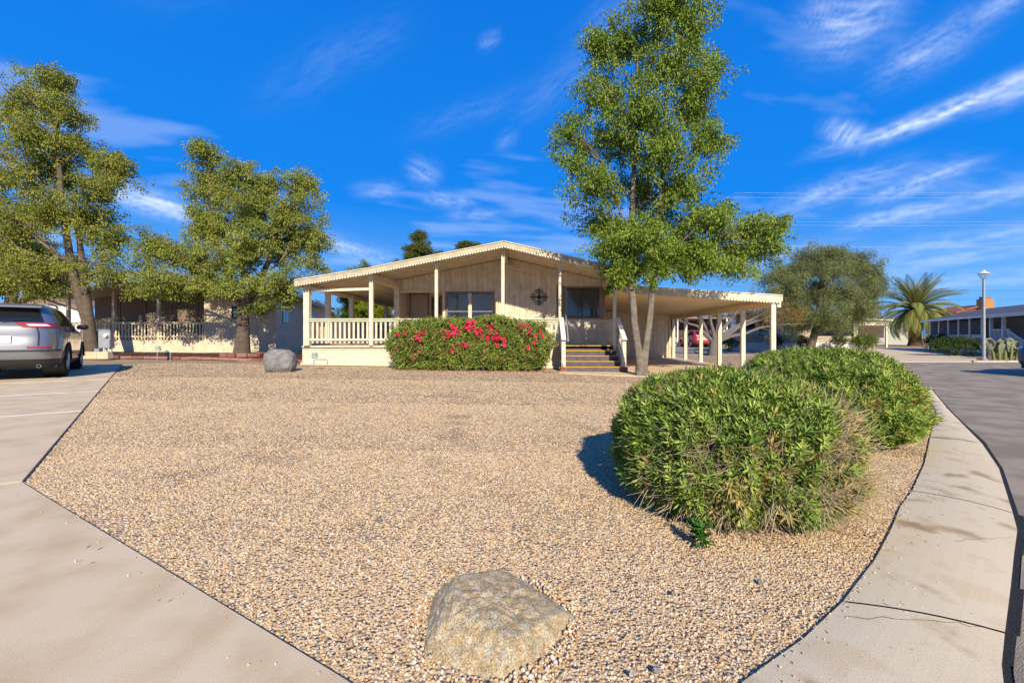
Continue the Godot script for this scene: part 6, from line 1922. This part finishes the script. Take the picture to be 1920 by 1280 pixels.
func make_small_things() -> void:
	# brick edging of the neighbour's bed
	R.seed = 12
	var ed := thing("brick_edging", "row of red paving bricks edging the neighbour's gravel bed", "edging", Vector3.ZERO)
	var x := -19.6
	while x < -8.3:
		var z := lerpf(-16.9, -16.0, clampf((x + 12.4) / 3.6, 0.0, 1.0)) if x > -12.4 else -16.95
		var l := R.randf_range(0.36, 0.62)
		bx(ed, "brick", Vector3(x + l / 2, gy(x, z) + 0.035, z + R.randf_range(-0.04, 0.04)), Vector3(snappedf(l, 0.06), 0.1, 0.18), M.brick2 if R.randf() < 0.7 else M.brick, 0.012, Vector3(R.randf_range(-0.05, 0.05), R.randf_range(-0.08, 0.08), R.randf_range(-0.05, 0.05)))
		x += l + 0.03
	var ring := thing("brick_ring", "ring of red bricks round the thick tree trunk", "edging", Vector3(-12.9, gy(-12.9, -19.6), -19.6))
	for i in 12:
		var a := TAU * i / 12.0
		bx(ring, "brick", Vector3(cos(a) * 0.8, 0.06, sin(a) * 0.8), Vector3(0.38, 0.16, 0.1), M.brick2 if i % 3 else M.brick, 0.012, Vector3(0, PI / 2 - a, R.randf_range(-0.05, 0.05)))
	# meter pedestal and its block wall
	var mp := thing("meter_pedestal", "grey electric meter box on conduits behind a low block wall", "meter box", Vector3(-16.9, gy(-16.9, -17.4), -17.4), 0.15)
	bx(mp, "cabinet", Vector3(0, 0.72, 0), Vector3(0.42, 0.72, 0.22), M.galv, 0.015)
	bx(mp, "cabinet_door", Vector3(0.07, 0.52, 0.12), Vector3(0.26, 0.32, 0.03), M.galv, 0.01)
	bx(mp, "hood", Vector3(0, 1.09, 0.01), Vector3(0.45, 0.03, 0.26), M.galv)
	var dial := Geo.new()
	dial.lathe([[0.0, 0.1], [0.07, 0.09], [0.085, 0.0], [0.1, 0.0], [0.1, -0.02]], 18, Transform3D(Basis(Vector3.RIGHT, PI / 2), Vector3.ZERO))
	obj(mp, "meter_dial", dial.mesh(), M.clear_lens, Vector3(0.1, 0.86, 0.13))
	for s in [-0.16, 0.0, 0.16]:
		rod(mp, "conduit", [Vector3(s, 0.4, 0), Vector3(s * 1.1, 0.2, 0.02), Vector3(s * 1.6, 0.0, 0.05)], 0.05, M.galv, 10)
	bx(mp, "service_box", Vector3(-0.22, 0.2, 0.1), Vector3(0.18, 0.3, 0.14), M.galv, 0.01)
	var bw := thing("block_edging", "short row of grey concrete blocks before the meter box", "edging", Vector3(-16.4, gy(-16.4, -16.3), -16.3))
	for i in 4:
		bx(bw, "block", Vector3(-0.75 + i * 0.42, 0.13, 0), Vector3(0.41, 0.27, 0.2), M.concrete2, 0.012)
	# sprinkler valves
	for q in [[-6.2, -12.9, 0.0], [-13.6, -16.2, 0.3]]:
		var pv := thing("irrigation_valve", "pale green irrigation valve on bent pipes beside the grey boulder" if q[0] > -8 else "grey sprinkler pipe loop on the red gravel bed", "valve", Vector3(q[0], gy(q[0], q[1]), q[1]), q[2])
		var green := plain(lin(0.30, 0.42, 0.36), 0.5)
		rod(pv, "pipe", [Vector3(-0.2, -0.05, 0), Vector3(-0.2, 0.28, 0), Vector3(-0.17, 0.31, 0), Vector3(0.17, 0.31, 0), Vector3(0.2, 0.28, 0), Vector3(0.2, -0.05, 0)], 0.016, M.galv, 8)
		bx(pv, "valve_body", Vector3(-0.18, 0.40, 0), Vector3(0.16, 0.1, 0.1), green, 0.02)
		var cap := Geo.new()
		cap.lathe([[0.07, 0.0], [0.075, 0.04], [0.04, 0.08], [0.0, 0.085]], 12)
		obj(pv, "valve_cap", cap.mesh(), green, Vector3(-0.18, 0.45, 0))
		rod(pv, "lever", [Vector3(-0.26, 0.47, 0.03), Vector3(-0.05, 0.5, 0.05)], 0.014, green, 6)
	var bl := thing("path_light", "small black path light in the red gravel bed", "light", Vector3(-14.9, gy(-14.9, -17.9), -17.9))
	var bg := Geo.new()
	bg.lathe([[0.0, 0.0], [0.06, 0.0], [0.06, 0.16], [0.08, 0.17], [0.08, 0.24], [0.03, 0.28], [0.0, 0.28]], 14)
	obj(bl, "lamp_body", bg.mesh(), M.black)
	# street lamp
	var lx := 22.3
	var lz := -21.5
	var sl := thing("street_lamp", "grey steel lamp post with a flared lantern head by the street", "street lamp", Vector3(lx, gy(lx, lz), lz))
	var pg := Geo.new()
	pg.lathe([[0.0, -0.1], [0.14, 0.0], [0.14, 0.06], [0.07, 0.1], [0.062, 2.0], [0.05, 4.0], [0.07, 4.02], [0.0, 4.03]], 16)
	obj(sl, "pole", pg.mesh(), M.galv)
	var hg := Geo.new()
	hg.lathe([[0.0, 4.43], [0.04, 4.42], [0.05, 4.38], [0.19, 4.29], [0.24, 4.25], [0.225, 4.235], [0.0, 4.25]], 8)
	obj(sl, "lantern_hood", hg.mesh(), M.white)
	var gg := Geo.new()
	gg.lathe([[0.1, 4.02], [0.2, 4.23]], 8)
	obj(sl, "lantern_glass", gg.mesh(), glass(0.15, Color(0.8, 0.8, 0.75)))
	for i in 4:
		var a := TAU * i / 4.0 + 0.4
		rod(sl, "lantern_arm", [Vector3(cos(a) * 0.07, 4.0, sin(a) * 0.07), Vector3(cos(a) * 0.11, 4.02, sin(a) * 0.11), Vector3(cos(a) * 0.22, 4.24, sin(a) * 0.22)], 0.012, M.galv, 5)
	# planting across the street
	var small := leaf_cluster(81, 14, 0.14, 0.09, 0.05, 0.3)
	low_bush("dark green leafy bush at the corner of the white home", Vector3(32.3, gy(32.3, -34.6), -34.6), Vector3(1.0, 1.3, 0.9), 260, Color(0.02, 0.045, 0.012), Color(0.05, 0.08, 0.02), small, 301)
	low_bush("spreading dark bush between the lamp post and the white home", Vector3(25.6, gy(25.6, -26.2), -26.2), Vector3(1.9, 1.1, 1.0), 420, Color(0.03, 0.06, 0.016), Color(0.08, 0.13, 0.03), small, 302)
	var n := 0
	for q in [[14.6, -32.0, 0.55], [18.3, -32.6, 0.6], [20.4, -32.8, 0.55], [23.0, -32.6, 0.6]]:
		low_bush("small trimmed round bush along the front of the tan home", Vector3(q[0], gy(q[0], q[1]), q[1]), Vector3(q[2], q[2] * 2.1, q[2]), 130, Color(0.04, 0.075, 0.02), Color(0.11, 0.15, 0.035), small, 310 + n, "trimmed bushes before the tan home")
		n += 1
	low_bush("bright green bush at the corner of the far drive", Vector3(25.6, gy(25.6, -33.4), -33.4), Vector3(0.9, 1.35, 0.8), 260, Color(0.08, 0.15, 0.02), Color(0.17, 0.24, 0.04), small, 320)
	cactus()
	# overhead lines
	R.seed = 3
	for q in [[70, 24.8, 27.0, -75, 0.010, 0], [70, 24.0, 26.2, -75, 0.010, 0], [70, 20.8, 22.6, -78, 0.010, 0], [70, 20.2, 22.0, -78, 0.010, 0], [60, 17.0, 18.2, -80, 0.010, 0], [60, 10.6, 10.9, -90, 0.015, 1], [60, 8.9, 9.2, -90, 0.015, 1], [60, 7.4, 7.6, -90, 0.015, 1], [60, 6.0, 6.2, -90, 0.016, 1], [60, 5.2, 5.35, -90, 0.016, 1]]:
		var pts := []
		for i in 13:
			var f := i / 12.0
			pts.append(Vector3(lerpf(35.0, 165.0, f), lerpf(q[1], q[2], f) + 1.5 * (f - 0.5) * (f - 0.5) * 4.0 - 1.5 + 1.1, q[3] + f * 6.0))
		var o := rod(self, "power_line", pts, q[4], M.white if q[5] == 0 else M.black, 4)
		tag(o, "pale overhead cable crossing high above the street" if q[5] == 0 else "dark overhead cable low in the sky behind the lamp post", "cable", "overhead cables")
	# thin weeds in the gravel
	R.seed = 55
	var wl := leaf_cluster(56, 9, 0.35, 0.6, 0.09, -0.4)
	var gp := []
	var gt := []
	for c in [[-3.2, -7.6], [-1.1, -7.4], [-0.6, -7.7], [-4.6, -9.3], [1.0, -8.8], [-2.6, -4.6], [0.3, -5.4], [-6.5, -10.6], [3.0, -9.0], [-1.9, -3.4], [2.4, -3.2]]:
		for i in 16:
			var px: float = c[0] + R.randfn(0, 0.3)
			var pz: float = c[1] + R.randfn(0, 0.22)
			gp.append(Transform3D(Basis(Vector3.UP, R.randf() * TAU) * R.randf_range(0.02, 0.05), Vector3(px, gy(px, pz) + 0.012, pz)))
			gt.append(Color(0.16, 0.17, 0.08).lerp(Color(0.34, 0.29, 0.16), R.randf()))
	tag(many(self, "weeds", wl, M.leaf, gp, gt), "sparse dull green weeds sprouting in patches of the gravel", "weeds", "", "stuff")
	# dry leaves on the kerb and pavement
	R.seed = 91
	var lg := Geo.new()
	add_leaf(lg, Vector3(-0.5, 0, 0), Vector3.RIGHT, Vector3.UP, 1.0, 0.32, Color.WHITE, -0.15)
	var lp := []
	var lt := []
	for i in 46:
		var t := R.randf()
		var a := Vector2(0.75, -1.1).lerp(Vector2(4.4, -4.5), t) + Vector2(R.randf_range(-0.3, 0.3), R.randf_range(-0.3, 0.3))
		if i > 34:
			a = Vector2(R.randf_range(-4.0, -0.9), R.randf_range(-2.2, -1.5))
		var s := R.randf_range(0.012, 0.034)
		lp.append(Transform3D(Basis.from_euler(Vector3(R.randf_range(-0.2, 0.2), R.randf() * TAU, R.randf_range(-0.2, 0.2))) * s, Vector3(a.x, gy(a.x, a.y) + 0.052, a.y)))
		lt.append(Color(0.30, 0.16, 0.06).lerp(Color(0.12, 0.09, 0.06), R.randf()) if R.randf() < 0.85 else Color(0.25, 0.32, 0.05))
	tag(many(self, "leaf_litter", lg.mesh(), leafy(Color.WHITE, 0.2, 0.8), lp, lt), "few dry leaves scattered on the kerb and pavement", "leaves", "", "stuff")

func cactus() -> void:
	for q in [[24.0, -22.6, 0.0], [25.1, -22.9, 1.3], [26.0, -22.3, 2.2]]:
		var t := thing("cactus", "pale prickly pear cactus with yellowish pads beside the street", "cactus", Vector3(q[0], gy(q[0], q[1]), q[1]), q[2], "prickly pears beside the street")
		R.seed = int(q[0] * 10)
		var g := Geo.new()
		g.lathe([[0.0, -0.5], [0.3, -0.42], [0.5, 0.0], [0.36, 0.4], [0.0, 0.5]], 10)
		var pad := g.mesh()
		var cm := surf(lin(0.30, 0.32, 0.20), 0.7, 0.6, 5.0, 0.75, 1.0, 0.5)
		for i in 26:
			var a := R.randf() * TAU
			var hgt := R.randf_range(0.15, 0.95)
			var o := obj(t, "pad", pad, cm, Vector3(cos(a) * R.randf() * 0.55, hgt, sin(a) * R.randf() * 0.4), Vector3(R.randf_range(-0.5, 0.5), R.randf() * TAU, R.randf_range(-0.5, 0.5)))
			o.scale = Vector3(0.3, 0.38, 0.07) * R.randf_range(0.8, 1.2)
	var c := thing("columnar_cactus", "yellow-green ribbed columns of cactus beside the lamp post", "cactus", Vector3(23.4, gy(23.4, -21.6), -21.6))
	for i in 5:
		var x := -0.5 + i * 0.27
		rod(c, "column", [Vector3(x, -0.05, 0), Vector3(x * 1.1, 0.28, 0.02), Vector3(x * 1.2, 0.5 + 0.22 * (i % 2), 0)], [0.06, 0.07, 0.03], surf(lin(0.24, 0.27, 0.09), 0.7, 0.7, 4.0, 0.8, 1.0), 8)

func _ready() -> void:
	make_camera_and_light()
	print("sky ", Time.get_ticks_msec())
	make_materials()
	make_cars()
	make_ground()
	print("ground ", Time.get_ticks_msec())
	make_home()
	make_carport()
	make_neighbour()
	make_far_homes()
	print("homes ", Time.get_ticks_msec())
	make_trees()
	make_shrubs()
	print("plants ", Time.get_ticks_msec())
	place_cars()
	make_rocks()
	make_small_things()
	print("all ", Time.get_ticks_msec())
